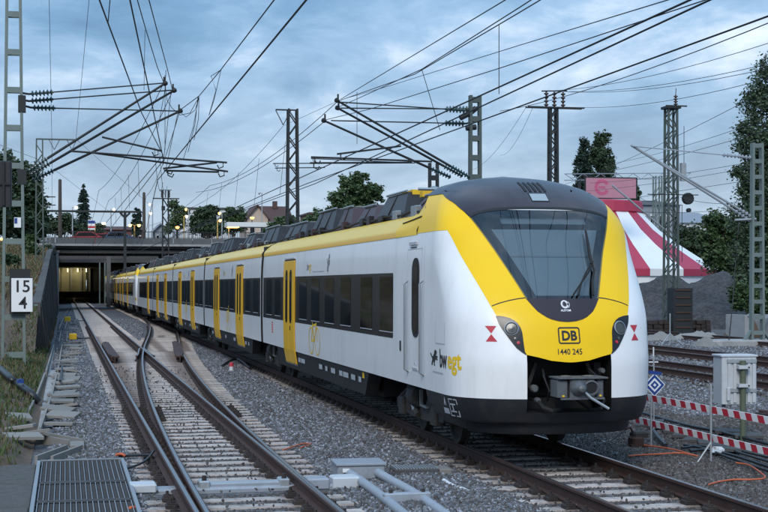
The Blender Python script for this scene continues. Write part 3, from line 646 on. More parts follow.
# power line masts on the right
m6 = PU(671, 327, 74); m6.z = -.15; h6 = PU(671, 106, 74).z+.15; t6 = mast('broad dark lattice mast with an insulator on top, in front of the striped tent', m6, h6, .62, .50, 'mast_green', 'lattice', .62, .11, group='power line masts')
part(lambda q: (q.bar((-.3,0,h6+.02),(.95,0,h6+.02),.09,.07,'mast_dark'), q.box((0,0,h6-.1),(.85,.85,.14),'mast_dark')), 'cross_arm', t6); part(lambda q: (stack(q, (.28,0,h6+.05),(.28,0,h6+.62),.13,4,'insulator_brown'), q.tube([(.28,0,h6+.6),(.30,0,h6+1.0)],.02,'mast_dark',6)), 'insulator', t6)
zc = PU(671, 197, 74).z+.15; part(lambda q: (q.bar((-1.6,-.5,zc+.1),(1.4,-.5,zc+.1),.05,.05,'mast_dark'), q.lathe((.85,-.5,zc-.1),(.85,-.2,zc-.1),[(0,.3),(.05,.33),(.25,.33),(.3,.3)],'mast_dark',14), q.lathe((.85,-.55,zc-.75),(.85,-.3,zc-.75),[(0,.12),(.2,.12)],'mast_dark',10)), 'wheel_tensioner', t6)
m7 = PU(553, 290, 96); m7.z = -.15; h7 = PU(553, 108, 96).z+.15; t7 = mast('twin-legged power mast with a cross arm, rising behind the train cab', m7, h7, .62, .48, 'mast_dark', 'lattice', .62, .14, group='power line masts')
part(lambda q: (q.bar((-2.0,-.42,h7),(2.2,-.42,h7),.10,.10,'mast_dark'), q.bar((-1.9,.42,h7+.05),(2.3,.42,h7+.05),.10,.10,'mast_dark'), q.bar((-.85,0,h7+1.18),(1.05,0,h7+1.25),.08,.08,'mast_dark')), 'cross_arm', t7)
for x in (-.5, .1, .75): part(lambda q: stack(q, (x, 0, h7+.1), (x, 0, h7+1.15), .17, 4, 'insulator_brown'), 'insulator', t7)
m8 = PU(757, 341, 55.5); m8.z = -.1; h8 = PU(757, 143, 55.5).z+.1; t8 = mast('pale green steel mast near the right edge beside the leafy tall tree', m8, h8, .52, .40, 'mast_pale', step=.66, leg=.10, dep=.26, foot=False)
part(lambda q: q.cbox((-.4, .4, -.05), (3.6, 1.6, .5), 'concrete', .05), 'foundation', t8); part(lambda q: [q.bar((s*.26,0,.6),(s*.62,0,.15),.08,.2,'mast_pale',up=(0,1,0)) for s in (-1,1)], 'foot_brace', t8)
cc = thing('cantilever', 'pale overhead line boom pointing left from the mast near the right edge', 'overhead boom', PU(750, 160, 55.5), 'overhead line cantilevers')
A = rel(cc, px([(755,158),(632,146)], 55.5)); tub(cc, 'tie_rod', [A[0]+(A[1]-A[0])*.25, A[1]], .022, 'steel_grey'); part(lambda q: stack(q, A[0], A[0]+(A[1]-A[0])*.27, .085, 9, 'steel_grey'), 'insulator', cc)
for e in ((755,218.5),(751,221)):
    A = rel(cc, px([e,(631,145)], 55.6)); d = A[1]-A[0]; tub(cc, 'boom', [A[0]+d*.13, A[1]], .05, 'galvanised'); part(lambda q: stack(q, A[0], A[0]+d*.14, .085, 5, 'steel_grey'), 'insulator', cc)
A = rel(cc, px([(756,219),(735,220)], 55.5)); tub(cc, 'registration_arm', A, .05, 'galvanised')
cf = thing('cantilever', 'single slanted overhead line boom in front of the tent roof and banner', 'overhead boom', PU(663, 228, 74), 'overhead line cantilevers')
A = rel(cf, px([(664,229),(612,185)], 74)); tub(cf, 'boom', A, .055, 'galvanised')
t9 = mast('thin far lattice mast at the right end of the banner truss', Vector((*PU(657.5, 290, 127).xy, -.2)), PU(657, 176, 127).z+.2, .75, .6, 'mast_pale', 'lattice', 1.2, .12)
# ---------------------------------------------------------------- overhead wires
def wire(par, name, pts, r=.014):
    pts = [Vector(p) for p in pts]
    if 'dropper' not in name and 'jumper' not in name:      # carry the wire on past the edge of the picture
        if pts[0].y < 40 and pts[0].y > -4: pts = [pts[0]+Vector((0,-40,0))] + pts
        if pts[-1].y < 62 and name in ('power_wire', 'feeder_wire') or (name == 'contact_wire' and par.name.endswith('.004') is False and pts[-1].x > 14): pts = pts + [pts[-1]+Vector((0,-50,0))]
    return part(lambda q: q.tube(pts, r*.82, 'wire', 6, False), name, par)
def sag(a, b, s, n=12):
    a, b = Vector(a), Vector(b); return [a.lerp(b, i/n)-Vector((0,0,s*4*(i/n)*(1-i/n))) for i in range(n+1)]
def oline(label): return thing('overhead_line', label, 'overhead wire', (0,0,0), 'overhead lines')
o1 = oline('overhead line running from the upper centre to the tips of the left booms')
wire(o1, 'contact_wire', [(2.56,-5,5.6),(2.62,15,5.6),(2.75,44,5.62),(4.6,84,5.6),(6.3,124,5.6),(6.5,260,5.6)], .016)
wire(o1, 'messenger_wire', [PU(330,-73,14), PU(274,0,21), PU(220.6,70,33), PU(199,96,39), PU(180,110,44)]); wire(o1, 'messenger_wire', sag(PU(180,110,44), (4.6,84,7.6), .45)); wire(o1, 'messenger_wire', sag((4.6,84,7.6), (6.3,131,7.6), .35)); wire(o1, 'messenger_wire', sag((6.3,131,7.6), (6.5,190,7.3), .3))
wire(o1, 'dropper', [PU(220.6,70,33), PU(211,76,33.2), PU(216,90,33.5), PU(209,115,31)], .009); wire(o1, 'dropper', [PU(221,70,33), PU(214,100,32), PU(209.5,114,31)], .009)
for a, b in (((199,96),(183,160)),((198,96),(188,152)),((199,97),(194,140))): wire(o1, 'dropper', [PU(*a,39.5), PU((a[0]+b[0])/2+2,(a[1]+b[1])/2,40), PU(*b,41)], .010)
wire(o1, 'jumper_wire', [PU(165,84,44), PU(167,100,44), PU(172,108,44), PU(180,115,43.5), PU(190,113,42), PU(199,97,39.5)], .012); wire(o1, 'jumper_wire', [PU(180,112,44), PU(186,117,43), PU(195,110,41), PU(199,98,39.5)], .010)
o2 = oline('overhead line of the left track, its wires leaving steeply at the upper left')
wire(o2, 'contact_wire', [PU(92,-20,20), PU(99.5,0,22), PU(108,23,24.5), PU(141.7,113,38), PU(163,155,44), (2.0,89,5.7),(2.2,130,5.6),(2.1,240,5.6)], .017); wire(o2, 'contact_wire', [PU(126,-15,22), PU(130,0,24), PU(156,123.6,39), PU(163.5,160,44), (2.5,89,5.6),(2.6,130,5.6),(2.4,240,5.6)], .017)
wire(o2, 'messenger_wire', [PU(130,-24,26), PU(137.4,0,28), PU(146,30,33), PU(157.5,67.5,40), PU(163.5,82,44)]); wire(o2, 'messenger_wire', [PU(145,-20,26), PU(149,0,28), PU(167,67.5,41), PU(172.5,90,44)])
wire(o2, 'messenger_wire', sag(PU(163.5,83,44), (2.0,89,8.2), .5)); wire(o2, 'messenger_wire', sag(PU(172.5,91,44), (2.6,89,7.6), .5)); wire(o2, 'messenger_wire', sag((2.0,89,8.2), (2.2,147,7.6), .4)); wire(o2, 'messenger_wire', sag((2.6,89,7.6), (2.5,147,7.4), .4))
wire(o2, 'dropper', [PU(110,0,24), PU(108,23,24.5)], .010); wire(o2, 'dropper', [PU(145,30,33), PU(144,90,33)], .008)
for u in (52, 60, 68, 76): wire(o2, 'dropper', [(2.6,u,5.6),(2.55,u,7.0)], .009)
for a, b in (((165,75),(165,150)),((171,92),(163,165)),((166,84),(158,128)),((178,112),(166,168)),((166,70),(165,92))): wire(o2, 'jumper_wire', [PU(*a,44), PU(*b,44)], .012)
for u0, v in ((48, 2.9), (50, 3.2)): wire(o2, 'jumper_wire', sag((v,u0,7.0), (v+.8,u0+8,6.4), .8), .010)
o3 = oline('overhead line slanting from the upper right corner to the booms over the train roof')
for pts in ([PU(560,-33,17), PU(505,0,22), PU(422,50,31), PU(341,99,44)], [PU(540,-6,20), PU(520,7,22), PU(422,69,31), PU(361,97,41), PU(338.6,107,44)], [PU(545,-3,20), PU(520,12,22), PU(415,74,31), PU(338,101,44)], [PU(720,-6,19), PU(705,0,20), PU(500,68,29), PU(370,109,41), PU(324.5,120,44)]): wire(o3, 'messenger_wire', pts, .012)
wire(o3, 'contact_wire', [(6.8,-5,5.6),(6.8,44,5.6),(6.9,84,5.6),(6.6,240,5.6)], .016); wire(o3, 'contact_wire', [(6.9,-5,5.6),(7.0,14,5.6),(7.65,44,5.6),(7.6,84,5.8),(8.4,131,6.2)], .015); wire(o3, 'contact_wire', [(8.5,-5,5.6),(8.1,16,5.6),(7.4,44,5.6),(7.0,84,5.6),(6.7,240,5.6)], .015)
wire(o3, 'messenger_wire', sag(PU(338,101,44), (8.2,83,8.2), .5)); wire(o3, 'messenger_wire', sag(PU(325,121,44), (7.4,83,7.8), .5)); wire(o3, 'messenger_wire', sag((8.2,83,8.2), (7.4,131,7.8), .4)); wire(o3, 'messenger_wire', sag((7.4,131,7.8), (7,190,7.4), 1))
for a, b, u in (((499,25),(499,94),25),((422,70),(440,130),30),((357,92),(357,144),36)): wire(o3, 'dropper', [PU(*a,u), PU(*b,u)], .009)
for u in (50, 57, 64, 71, 78): wire(o3, 'dropper', [(7.4,u,5.6),(7.6,u,7.5)], .009)
o4 = oline('thin feeder wire hanging from the triangular bracket of the lattice mast towards the far left')
a4 = m3+Vector((-.55,0,h3-1.0)); wire(o4, 'feeder_wire', sag(a4, (9.6,135,9.2), 1.2), .016); wire(o4, 'feeder_wire', [a4, PU(340,100,62), PU(392,85,48), PU(520,45,28), PU(700,-10,16)], .010)
o5 = oline('power line wires rising to the right from the twin-legged power mast')
for x, zz, q in ((-.5, 1.2, (768,37,50)), (.1, 1.2, (768,61,52)), (2.0, .1, (768,74,55)), (.75, 1.2, (768,66,53))): wire(o5, 'power_wire', sag(m7+Vector((x,0,h7+zz)), PU(q[0]+40,q[1]-7,q[2]), .5), .018)
wire(o5, 'power_wire', sag(m7+Vector((-2,0,h7)), PU(470,170,190), 1.0), .018); wire(o5, 'power_wire', sag(m7+Vector((-1.5,0,h7)), PU(500,155,190), 1.0), .018)
o6 = oline('thin yard wires crossing the right side near the tent and the tall tree')
for a, b in (((500,111,60),(800,10,24)),((570,178,100),(800,120,52)),((590,183,100),(800,152,60)),((560,193,110),(790,160,64)),((640,212,74),(800,200,70)),((660,197,74),(640,197,74)),((680,197,74),(760,200,56)),((600,165,120),(740,128,60)),((560,186,110),(740,104,56))): wire(o6, 'contact_wire', sag(PU(*a), PU(*b), .25), .014)
wire(o6, 'dropper', [PU(684,126,74), PU(684,176,74)], .02); part(lambda q: q.box(PU(683,172,74), (.28,.28,1.0), 'galvanised'), 'tension_weight', o6); wire(o6, 'dropper', [PU(739,222,55.5), PU(735,270,55), PU(733,300,54.5), PU(729,340,54)], .028)
wire(o6, 'dropper', [PU(682,205,73), PU(682,262,73)], .02)
o7 = oline('thin wires running down behind the flat-topped lattice mast on the left')
for a, b in (((49,-10,60),(52,150,88)),((90,-10,60),(76,139,89)),((52,150,89),(52,235,160)),((55,170,100),(110,212,150)),((76,139,89),(150,205,140)),((0,145,70),(40,160,89))): wire(o7, 'feeder_wire', [PU(*a), PU(*b)], .013)
# ================================================================== THE TRAIN
def mk(zs, vs):
    n = len(zs); d = [(vs[i+1]-vs[i])/(zs[i+1]-zs[i]) for i in range(n-1)]
    m = [d[0]] + [0 if d[i-1]*d[i] <= 0 else 2*d[i-1]*d[i]/(d[i-1]+d[i]) for i in range(1, n-1)] + [d[-1]]
    def g(z):
        z = min(max(z, zs[0]), zs[-1]); i = 0
        while i < n-2 and z > zs[i+1]: i += 1
        h = zs[i+1]-zs[i]; t = (z-zs[i])/h
        return (2*t**3-3*t*t+1)*vs[i]+(t**3-2*t*t+t)*h*m[i]+(-2*t**3+3*t*t)*vs[i+1]+(t**3-t*t)*h*m[i+1]
    return g
Wd = mk([.3,.45,.6,.9,1.6,2.6,3.1,3.35,3.6,3.8,3.95,4.05,4.10],[1.20,1.32,1.41,1.465,1.48,1.475,1.45,1.40,1.30,1.13,.88,.5,.02])
Y0 = mk([.3,.5,.9,1.3,1.6,1.9,2.13,2.8,3.45,3.8,4.0,4.1],[.55,.3,.2,.2,.25,.33,.45,.93,1.42,1.9,2.5,3.3])
DD = mk([.3,.9,1.6,2.2,2.8,3.4,4.1],[1.2,1.2,1.15,1.0,.95,.75,.8])
NN = mk([.3,1.6,2.5,3.4,4.1],[2.5,2.5,2.5,2.5,2.2])
BEND = lambda z: 3.0 + max(0, (z-3.6)/.5)*1.25
def a2ph(a, z):
    q = min(1, abs(a)/Wd(z)); return math.copysign(math.asin(q**(NN(z)/2))*2/PI, a)
def ph_end(z): return 1 + (BEND(z) - Y0(z) - DD(z))/3
def SP(ph, z, off=0.):
    def raw(ph, z):
        w = Wd(z); n = NN(z); t = min(max(ph, -1), 1)*PI/2
        a = w*math.copysign(abs(math.sin(t))**(2/n), t); b = Y0(z) + DD(z)*(1-max(math.cos(t), 0)**(2/n))
        return Vector((a, b + max(abs(ph)-1, 0)*3, z))
    p = raw(ph, z)
    if off:
        e = .012; du = raw(ph+e, z)-raw(ph-e, z); dv = raw(ph, min(z+e, 4.095))-raw(ph, max(z-e, .31))
        p = p + du.cross(dv).normalized()*off
    return p
def patch(mb, zs, lo, hi, nc, off, m, back=False):      # rows of constant z, from ph lo(z) to hi(z)
    vs = [SP(lo(z)+(hi(z)-lo(z))*j/nc, z, off) for z in zs for j in range(nc+1)]; k = nc+1
    mb.add(vs, [(i*k+j, i*k+j+1, (i+1)*k+j+1, (i+1)*k+j) for i in range(len(zs)-1) for j in range(nc)], m)
def zr(a, b, n): return [a+(b-a)*i/n for i in range(n+1)]
maskA = interp([1.375,1.38,1.40,1.45,1.48,1.55,1.66,1.81,1.90,2.0,2.13,2.56,2.84,3.05,3.22,3.34,3.40],[.0,.08,.27,.46,.60,.70,.78,.875,.92,.945,1.0,1.15,1.24,1.295,1.345,1.385,1.40])
windA = interp([1.915,1.92,1.95,1.99,2.06,2.13,2.23,2.56,2.91,3.40,3.53],[.0,.10,.22,.31,.40,.455,.525,.66,.81,1.05,1.12])
hlin = interp([1.48,1.50,1.62,1.78,1.84,1.92,1.96,1.985,2.0],[.598,.62,.63,.64,.655,.70,.76,.82,.93])
train = thing('passenger_train', 'long white electric passenger train with yellow cab front and yellow doors, nearest the camera', 'train', (6.65, 18.0, 0))
TR = train
# ---- cab shell
mb = MB()
EL, ER = (lambda z: -ph_end(z)), (lambda z: ph_end(z))
for sg in (-1, 1):
    o = .60
    def inner(z): return a2ph(maskA(z)-.02, z) if z > 1.48 else a2ph(.60, z)
    zs = zr(.885, 1.48, 6) + zr(1.48, 3.2, 26)[1:]
    if sg < 0: patch(mb, zs, EL, lambda z: -inner(z), 26, 0, 'white_paint')
    else: patch(mb, zs, inner, ER, 26, 0, 'white_paint')
shell = mb.obj('cab_shell', TR, 40)
mb = MB()
for sg in (-1, 1):
    f = (lambda z: a2ph(maskA(z), z)); g = (lambda z: a2ph(windA(z)-.02, z)); zs = zr(2.15, 3.2, 18)
    e0 = lambda z: a2ph(maskA(z), z) if z < 3.2 else ph_end(z)
    if sg < 0: patch(mb, zs, lambda z: -f(z), lambda z: -g(z), 12, .004, 'yellow_paint')
    else: patch(mb, zs, g, f, 12, .004, 'yellow_paint')
    zs = zr(3.2, 3.42, 6)
    if sg < 0: patch(mb, zs, EL, lambda z: -g(z), 24, .004, 'yellow_paint')
    else: patch(mb, zs, g, ER, 24, .004, 'yellow_paint')
patch(mb, [1.376,1.38,1.39,1.40,1.42,1.45,1.48,1.52,1.58,1.66,1.74,1.81,1.9,2.0,2.07,2.15], lambda z: -a2ph(maskA(z), z), lambda z: a2ph(maskA(z), z), 40, .004, 'yellow_paint')
patch(mb, zr(3.42, 4.099, 22), EL, ER, 60, .002, 'yellow_paint')
# closing wall behind the dome
zs = zr(3.3, 4.099, 14); vs = []
for z in zs: vs += [SP(EL(z), z), SP(ER(z), z)]
mb.add(vs, [(2*i, 2*i+1, 2*i+3, 2*i+2) for i in range(len(zs)-1)], 'roof_grey')
mask = mb.obj('yellow_cab_mask', TR, 40)
# joint lines in the mask
def strip(pts, wd, off, m, name, par):
    mb = MB(); P = [SP(a2ph(a, z), z, off) for a, z in pts]; Q = [SP(a2ph(a, z+wd), z+wd, off) for a, z in pts]
    mb.add(P+Q, [(i, i+1, len(P)+i+1, len(P)+i) for i in range(len(P)-1)], m); return mb.obj(name, par)
for sg in (-1, 1): strip([(sg*a, z) for a, z in ([(.53,2.235),(.62,2.225),(.75,2.20),(.88,2.165),(.985,2.125)][::sg])], .014, .006, 'black', 'panel_joint', mask)
# dark roof dome
phb = interp([3.30,3.40,3.6,3.76,3.80],[.42,.485,.665,.93,1.03])
def dome_ph(z): return min(phb(z), ph_end(z)) if z < 3.8 else ph_end(z)
mb = MB(); NCOL, NROW = 48, 22; vs = []
for i in range(NROW+1):
    for j in range(NCOL+1):
        s = -1+2*j/NCOL; z0 = 3.525-.125*abs(s)**2.2; z = z0+(4.0985-z0)*(i/NROW)**.8
        vs.append(SP(s*dome_ph(z), z, .012))
mb.add(vs, [(i*(NCOL+1)+j, i*(NCOL+1)+j+1, (i+1)*(NCOL+1)+j+1, (i+1)*(NCOL+1)+j) for i in range(NROW) for j in range(NCOL)], 'dome_grey')
dome = mb.obj('roof_dome', TR, 40)
mb = MB(); vs = []
for j in range(NCOL+1):
    s = -1+2*j/NCOL; z = 3.525-.125*abs(s)**2.2
    vs += [SP(s*dome_ph(z), z-.03, .012), SP(s*dome_ph(z), z+.008, .0135)]
mb.add(vs, [(2*j, 2*j+2, 2*j+3, 2*j+1) for j in range(NCOL)], 'black'); mb.obj('windscreen_seal', TR)
for k in range(5):
    mb = MB(); a0 = -.10+.075*k
    patch(mb, zr(3.77, 3.93, 4), lambda z: a2ph(a0-.014, z), lambda z: a2ph(a0+.026, z), 1, .02, 'black'); mb.obj('roof_vent', dome)
mb = MB(); patch(mb, zr(3.625, 3.735, 3), lambda z: a2ph(-.07, z), lambda z: a2ph(.175, z), 2, .018, 'display_glass'); lamp = mb.obj('top_lamp', dome)
mb = MB(); patch(mb, zr(3.61, 3.75, 3), lambda z: a2ph(-.085, z), lambda z: a2ph(.19, z), 2, .015, 'black'); mb.obj('lamp_frame', dome)
# windscreen
mb = MB(); zs = [1.916,1.925,1.95,1.98,2.02,2.06,2.13,2.23] + zr(2.23, 3.515, 14)[1:]
patch(mb, zr(2.23, 3.515, 44), lambda z: -a2ph(windA(z), z), lambda z: a2ph(windA(z), z), 60, .008, 'windscreen_glass'); ws = mb.obj('windscreen', TR, 40)
mb = MB(); patch(mb, zs[:8], lambda z: -a2ph(windA(z), z), lambda z: a2ph(windA(z), z), 20, .009, 'dome_grey'); bp = mb.obj('black_panel', TR, 40)
mb = MB()   # dark printed border of the windscreen, behind the glass
gl, gr = (lambda z: -a2ph(windA(z)-.17, z)), (lambda z: a2ph(windA(z)-.12, z))
zz = zr(2.22, 3.5, 14)
patch(mb, zz, lambda z: -a2ph(windA(z)+.0, z), gl, 4, -.012, 'band_glass'); patch(mb, zz, gr, lambda z: a2ph(windA(z)+.0, z), 4, -.012, 'band_glass'); patch(mb, zr(3.395, 3.53, 3), lambda z: -a2ph(windA(z), z), lambda z: a2ph(windA(z), z), 24, .006, 'band_glass'); mb.obj('windscreen_border', ws)
mb = MB(); patch(mb, zr(2.33, 3.27, 8), gl, gr, 12, -.10, 'blind'); mb.obj('sun_blind', ws)
mb = MB(); patch(mb, zr(3.32, 3.47, 3), lambda z: a2ph(-.62, z), lambda z: a2ph(.66, z), 12, -.05, 'display_glass'); mb.obj('destination_display', ws)
mb = MB(); patch(mb, zr(2.865, 2.885, 1), gl, gr, 12, -.09, 'display_glass'); mb.obj('blind_rail', ws)
mb = MB(); patch(mb, zr(1.9, 3.52, 14), lambda z: -a2ph(windA(z)+.05, z), lambda z: a2ph(windA(z)+.05, z), 16, -.30, 'black'); mb.obj('cab_dark_sheet', ws)  # black sheet behind the glass, standing in for the unlit cab
mb = MB(); patch(mb, zr(3.485, 3.50, 1), lambda z: a2ph(-.60, z), lambda z: a2ph(.55, z), 12, .011, 'print_white'); mb.obj('top_trim', ws)
def tubeS(pts, r, name, par, m='rubber', off=.05, n=6):
    mb = MB(); mb.tube([SP(a2ph(a, z), z, off) for a, z in pts], r, m, n); return mb.obj(name, par)
wip = tubeS([(.565,3.16),(.55,3.0),(.53,2.80),(.52,2.68)], [.014,.022,.026,.02], 'wiper', ws, off=.06)
tubeS([(.53,2.76),(.50,2.62),(.34,2.46),(.14,2.26)], .012, 'wiper_arm', wip); tubeS([(.56,2.72),(.44,2.6),(.30,2.42),(.21,2.25)], .014, 'wiper_arm', wip); tubeS([(.53,2.82),(.545,2.6),(.47,2.45),(.43,2.25)], .016, 'wiper_arm', wip)
# headlights
for sg in (-1, 1):
    mb = MB(); zs = [1.482,1.52,1.57,1.62,1.70,1.78,1.84,1.90,1.94,1.97,1.99,1.998]
    A = lambda z: sg*a2ph(hlin(z), z); B = lambda z: sg*a2ph(maskA(z)+.012, z)
    patch(mb, zs, A if sg > 0 else B, B if sg > 0 else A, 8, .009, 'band_glass'); h = mb.obj('headlight', TR, 40)
    for (a, z, rr) in ((.775, 1.83, .088),):
        c = SP(a2ph(sg*a, z), z, .012); nrm = (SP(a2ph(sg*a, z), z, .1)-SP(a2ph(sg*a, z), z, .0)).normalized()
        mb = MB(); mb.lathe(c - nrm*.01, c + nrm*.1, [(0, rr), (.018, rr), (.024, rr*.85), (.014, rr*.8), (.016, rr*.4), (.02, .01)], 'lamp_glass', 18); mb.obj('lamp', h, 40)
        mb = MB(); mb.lathe(c - nrm*.01, c + nrm*.1, [(0, rr*1.12), (.016, rr*1.12), (.02, rr*1.0), (.012, rr*.98)], 'roof_metal', 18); mb.obj('lamp_ring', h, 40)
    for a, z in ((.70, 1.64), (.735, 1.69)):
        c = SP(a2ph(sg*a, z), z, .010); nrm = (SP(a2ph(sg*a, z), z, .1)-SP(a2ph(sg*a, z), z, .0)).normalized(); mb = MB(); mb.lathe(c, c+nrm*.1, [(0,.024),(.010,.022),(.012,.01)], 'print_red' if z < 1.66 else 'lamp_glass', 12); mb.obj('lamp', h, 40)
# red triangle marks
for sg in (-1, 1):
    mb = MB()
    for tri in ([(-.068,1.865),(.068,1.865),(0,1.765)], [(-.068,1.655),(.068,1.655),(0,1.755)]):
        vs = [SP(a2ph(sg*1.03+x, z), z, .006) for x, z in tri]; mb.add(vs, [(0,1,2)], 'print_red')
    mb.obj('jacking_mark', shell)
# nose lettering
def nose_text(s, size, a0, z0, name, par, m='print_black', bold=0., sx=1., off=.010):
    vs, fs = text2d(s, size, bold, sx=sx); mb = MB(); mb.add([SP(a2ph(a0+x, z0+y), z0+y, off) for x, y in vs], fs, m); return mb.obj(name, par)
def ring2(w, h, t, r, n=5):
    def rr(w, h, r): return [(cx+r*math.cos(q), cy+r*math.sin(q)) for cx, cy, q0 in ((w-r,h-r,0),(r-w,h-r,PI/2),(r-w,r-h,PI),(w-r,r-h,1.5*PI)) for q in [q0+PI/2*i/n for i in range(n+1)]]
    o, i = rr(w, h, r), rr(w-t, h-t, max(r-t, .004)); k = len(o); return o+i, [(q, (q+1)%k, k+(q+1)%k, k+q) for q in range(k)]
nose_text('DB', .178, 0.0, 1.673, 'lettering', mask, bold=.006, sx=.94)
mb = MB(); vs, fs = ring2(.155, .112, .018, .034); mb.add([SP(a2ph(x, 1.735+y), 1.735+y, .010) for x, y in vs], fs, 'print_black'); mb.obj('emblem_frame', mask)
nose_text('1440 245', .108, -.01, 1.482, 'fleet_number', mask, bold=.001, sx=.90)
nose_text('ALSTOM', .038, .0, 2.055, 'lettering', bp, 'print_white', bold=.001, off=.013)
mb = MB()
for r0, r1, a0, a1, cx, cz in ((.040,.055,.3,6.0,0,2.15), (.030,.036,2.2,7.6,.0,2.15), (.060,.066,-.9,.6,.004,2.15)):
    n = 24; P = [(cx+r*math.cos(a0+(a1-a0)*i/n), cz+r*math.sin(a0+(a1-a0)*i/n)) for r in (r0, r1) for i in range(n+1)]
    mb.add([SP(a2ph(x, z), z, .013) for x, z in P], [(i, n+1+i, n+2+i, i+1) for i in range(n)], 'print_white')
mb.obj('maker_emblem', bp)
# lower black apron and the ploughed lower lip
mb = MB(); bk = lambda z: 1+(2.15-Y0(z)-DD(z)-(.70-z)*1.2)/3
zs = [.565,.59,.63,.70]
patch(mb, zs, lambda z: -bk(z), bk, 60, 0, 'dark_skirt')
for sg in (-1, 1):
    A = lambda z: sg*a2ph(.60, z); B = lambda z: sg*(1+(2.2-Y0(z)-DD(z)+(z-.33)*.3)/3)
    patch(mb, zr(.70, .885, 3), A if sg > 0 else B, B if sg > 0 else A, 26, 0, 'dark_skirt')
vs = []
for j in range(61):
    t = -bk(.565)+2*bk(.565)*j/60
    for z, o in ((.565, 0), (.545, -.03), (.55, -.16)): p = SP(t, .565, o); vs.append(Vector((p.x, p.y, z)))
mb.add(vs, [(3*j+k, 3*j+k+1, 3*j+k+4, 3*j+k+3) for j in range(60) for k in (0, 1)], 'dark_skirt')
apron = mb.obj('front_apron', TR, 40)
mb = MB(); vs = []
for j in range(41):
    t = -.86+1.72*j/40
    for z, o in ((.56, -.10), (.46, -.09), (.39, -.13), (.37, -.30)): p = SP(t, .56, o); vs.append(Vector((p.x*.93, p.y+.02, z)))
mb.add(vs, [(4*j+k, 4*j+k+1, 4*j+k+5, 4*j+k+4) for j in range(40) for k in range(3)], 'dark_skirt'); mb.obj('rail_guard', TR, 40)
mb = MB(); zt, zb, a = 1.46, .70, .605     # coupler recess
pf = lambda a, z: SP(a2ph(a, z), z)
for sg in (-1, 1):
    vs = [pf(sg*a, z) for z in zr(zb, zt, 5)]+[Vector((sg*a, 1.25, z)) for z in zr(zb, zt, 5)]
    mb.add(vs, [(i, i+1, 7+i, 6+i) for i in range(5)], 'black')
mb.add([(-a,1.25,zb),(a,1.25,zb),(a,1.25,zt),(-a,1.25,zt)], [(0,1,2,3)], 'black')
vs = [pf(-a+2*a*i/10, zb) for i in range(11)]+[Vector((-a+2*a*i/10, 1.25, zb)) for i in range(11)]
mb.add(vs, [(i, i+1, 12+i, 11+i) for i in range(10)], 'dark_skirt')
vs = [Vector((-a+2*a*i/10, SP(a2ph(-a+2*a*i/10, 1.45), 1.45).y+.02, 1.455)) for i in range(11)]+[Vector((-a+2*a*i/10, 1.25, 1.455)) for i in range(11)]
mb.add(vs, [(i, i+1, 12+i, 11+i) for i in range(10)], 'black')
mb.obj('coupler_recess', TR)
for x, z, r in ((-.47, 1.02, .055), (-.42, .86, .04), (.5, 1.25, .04)):
    mb = MB(); mb.lathe((x, .30, z), (x, .9, z), [(0, r*.7), (.02, r), (.10, r), (.12, r*.55), (.6, r*.5)], 'coupler_metal', 12); mb.obj('hose_socket', TR, 40)
mb = MB(); mb.tube([(-.42,.35,.86),(-.40,.18,.78),(-.3,.10,.735),(-.18,.18,.75),(-.1,.5,.82)], .028, 'rubber'); mb.obj('hose', TR, 40)
mb = MB(); mb.tube([(.45,.5,1.0),(.47,.20,.86),(.40,.12,.75),(.30,.25,.73),(.22,.6,.85)], .024, 'rubber'); mb.obj('hose', TR, 40)
mb = MB(); mb.tube([(.30,.4,1.30),(.34,.10,1.18),(.28,.05,1.05)], .016, 'rubber'); mb.obj('hose', TR, 40)
mb = MB(); mb.tube([(-.30,.5,1.28),(-.40,.15,1.2),(-.36,.05,1.0),(-.30,.3,.86)], .016, 'rubber'); mb.obj('hose', TR, 40)
for x in (-.53, .53): mb = MB(); mb.box((x, .75, 1.1), (.10, .3, .5), 'bogie_metal'); mb.bar((x, .6, .9), (x*.7, .6, 1.35), .05, .05, 'bogie_metal'); mb.obj('recess_bracket', TR)
mb = MB(); mb.cbox((0, -.12, 1.06), (.40, .34, .32), 'coupler_metal', .03); mb.lathe((0, .0, 1.03), (0, 1.2, 1.03), [(0,.14),(.5,.13),(1.2,.12)], 'coupler_metal', 14)
cp = mb.obj('coupler', TR, 30); cp.scale = (.86, .9, .80); cp.location = (0, .0, .215)
mb = MB(); mb.lathe((-.07, -.28, 1.06), (-.07, -.6, 1.06), [(0,.135),(.04,.13),(.10,.075),(.17,.055),(.19,.01)], 'coupler_metal', 20); mb.obj('coupling_cone', cp, 40)
mb = MB(); mb.lathe((.125, -.285, 1.06), (.125, -.5, 1.06), [(-.0,.128),(.035,.128),(.04,.105),(.012,.09),(.010,.01)], 'coupler_metal', 20); mb.obj('coupling_funnel', cp, 40)
mb = MB(); mb.lathe((.125, -.296, 1.06), (.125, -.5, 1.06), [(0,.094),(.008,.094),(.009,.01)], 'black', 20); mb.obj('funnel_dark_disc', cp)  # black disc painted in for the shaded hollow of the funnel
for x, wd in ((-.31, .17), (.29, .12)):
    mb = MB(); mb.cbox((x, -.08, 1.05), (wd, .36, .29), 'coupler_metal', .025); mb.obj('contact_box', cp)
    mb = MB(); mb.box((x, -.265, .93), (.035, .012, .03), 'yellow_box'); mb.obj('yellow_tab', cp)
mb = MB(); mb.box((-.005, -.10, 1.225), (.80, .44, .025), 'coupler_metal'); mb.lathe((-.25,-.2,1.235),(-.25,-.2,1.3),[(0,.10),(.02,.10),(.03,.06)],'coupler_metal',14); mb.lathe((.12,-.2,1.235),(.12,-.2,1.3),[(0,.11),(.02,.11),(.03,.06)],'coupler_metal',14); mb.obj('cover_plate', cp)
mb = MB(); mb.box((-.0, -.27, .885), (.70, .05, .03), 'coupler_metal'); mb.obj('lower_bar', cp)
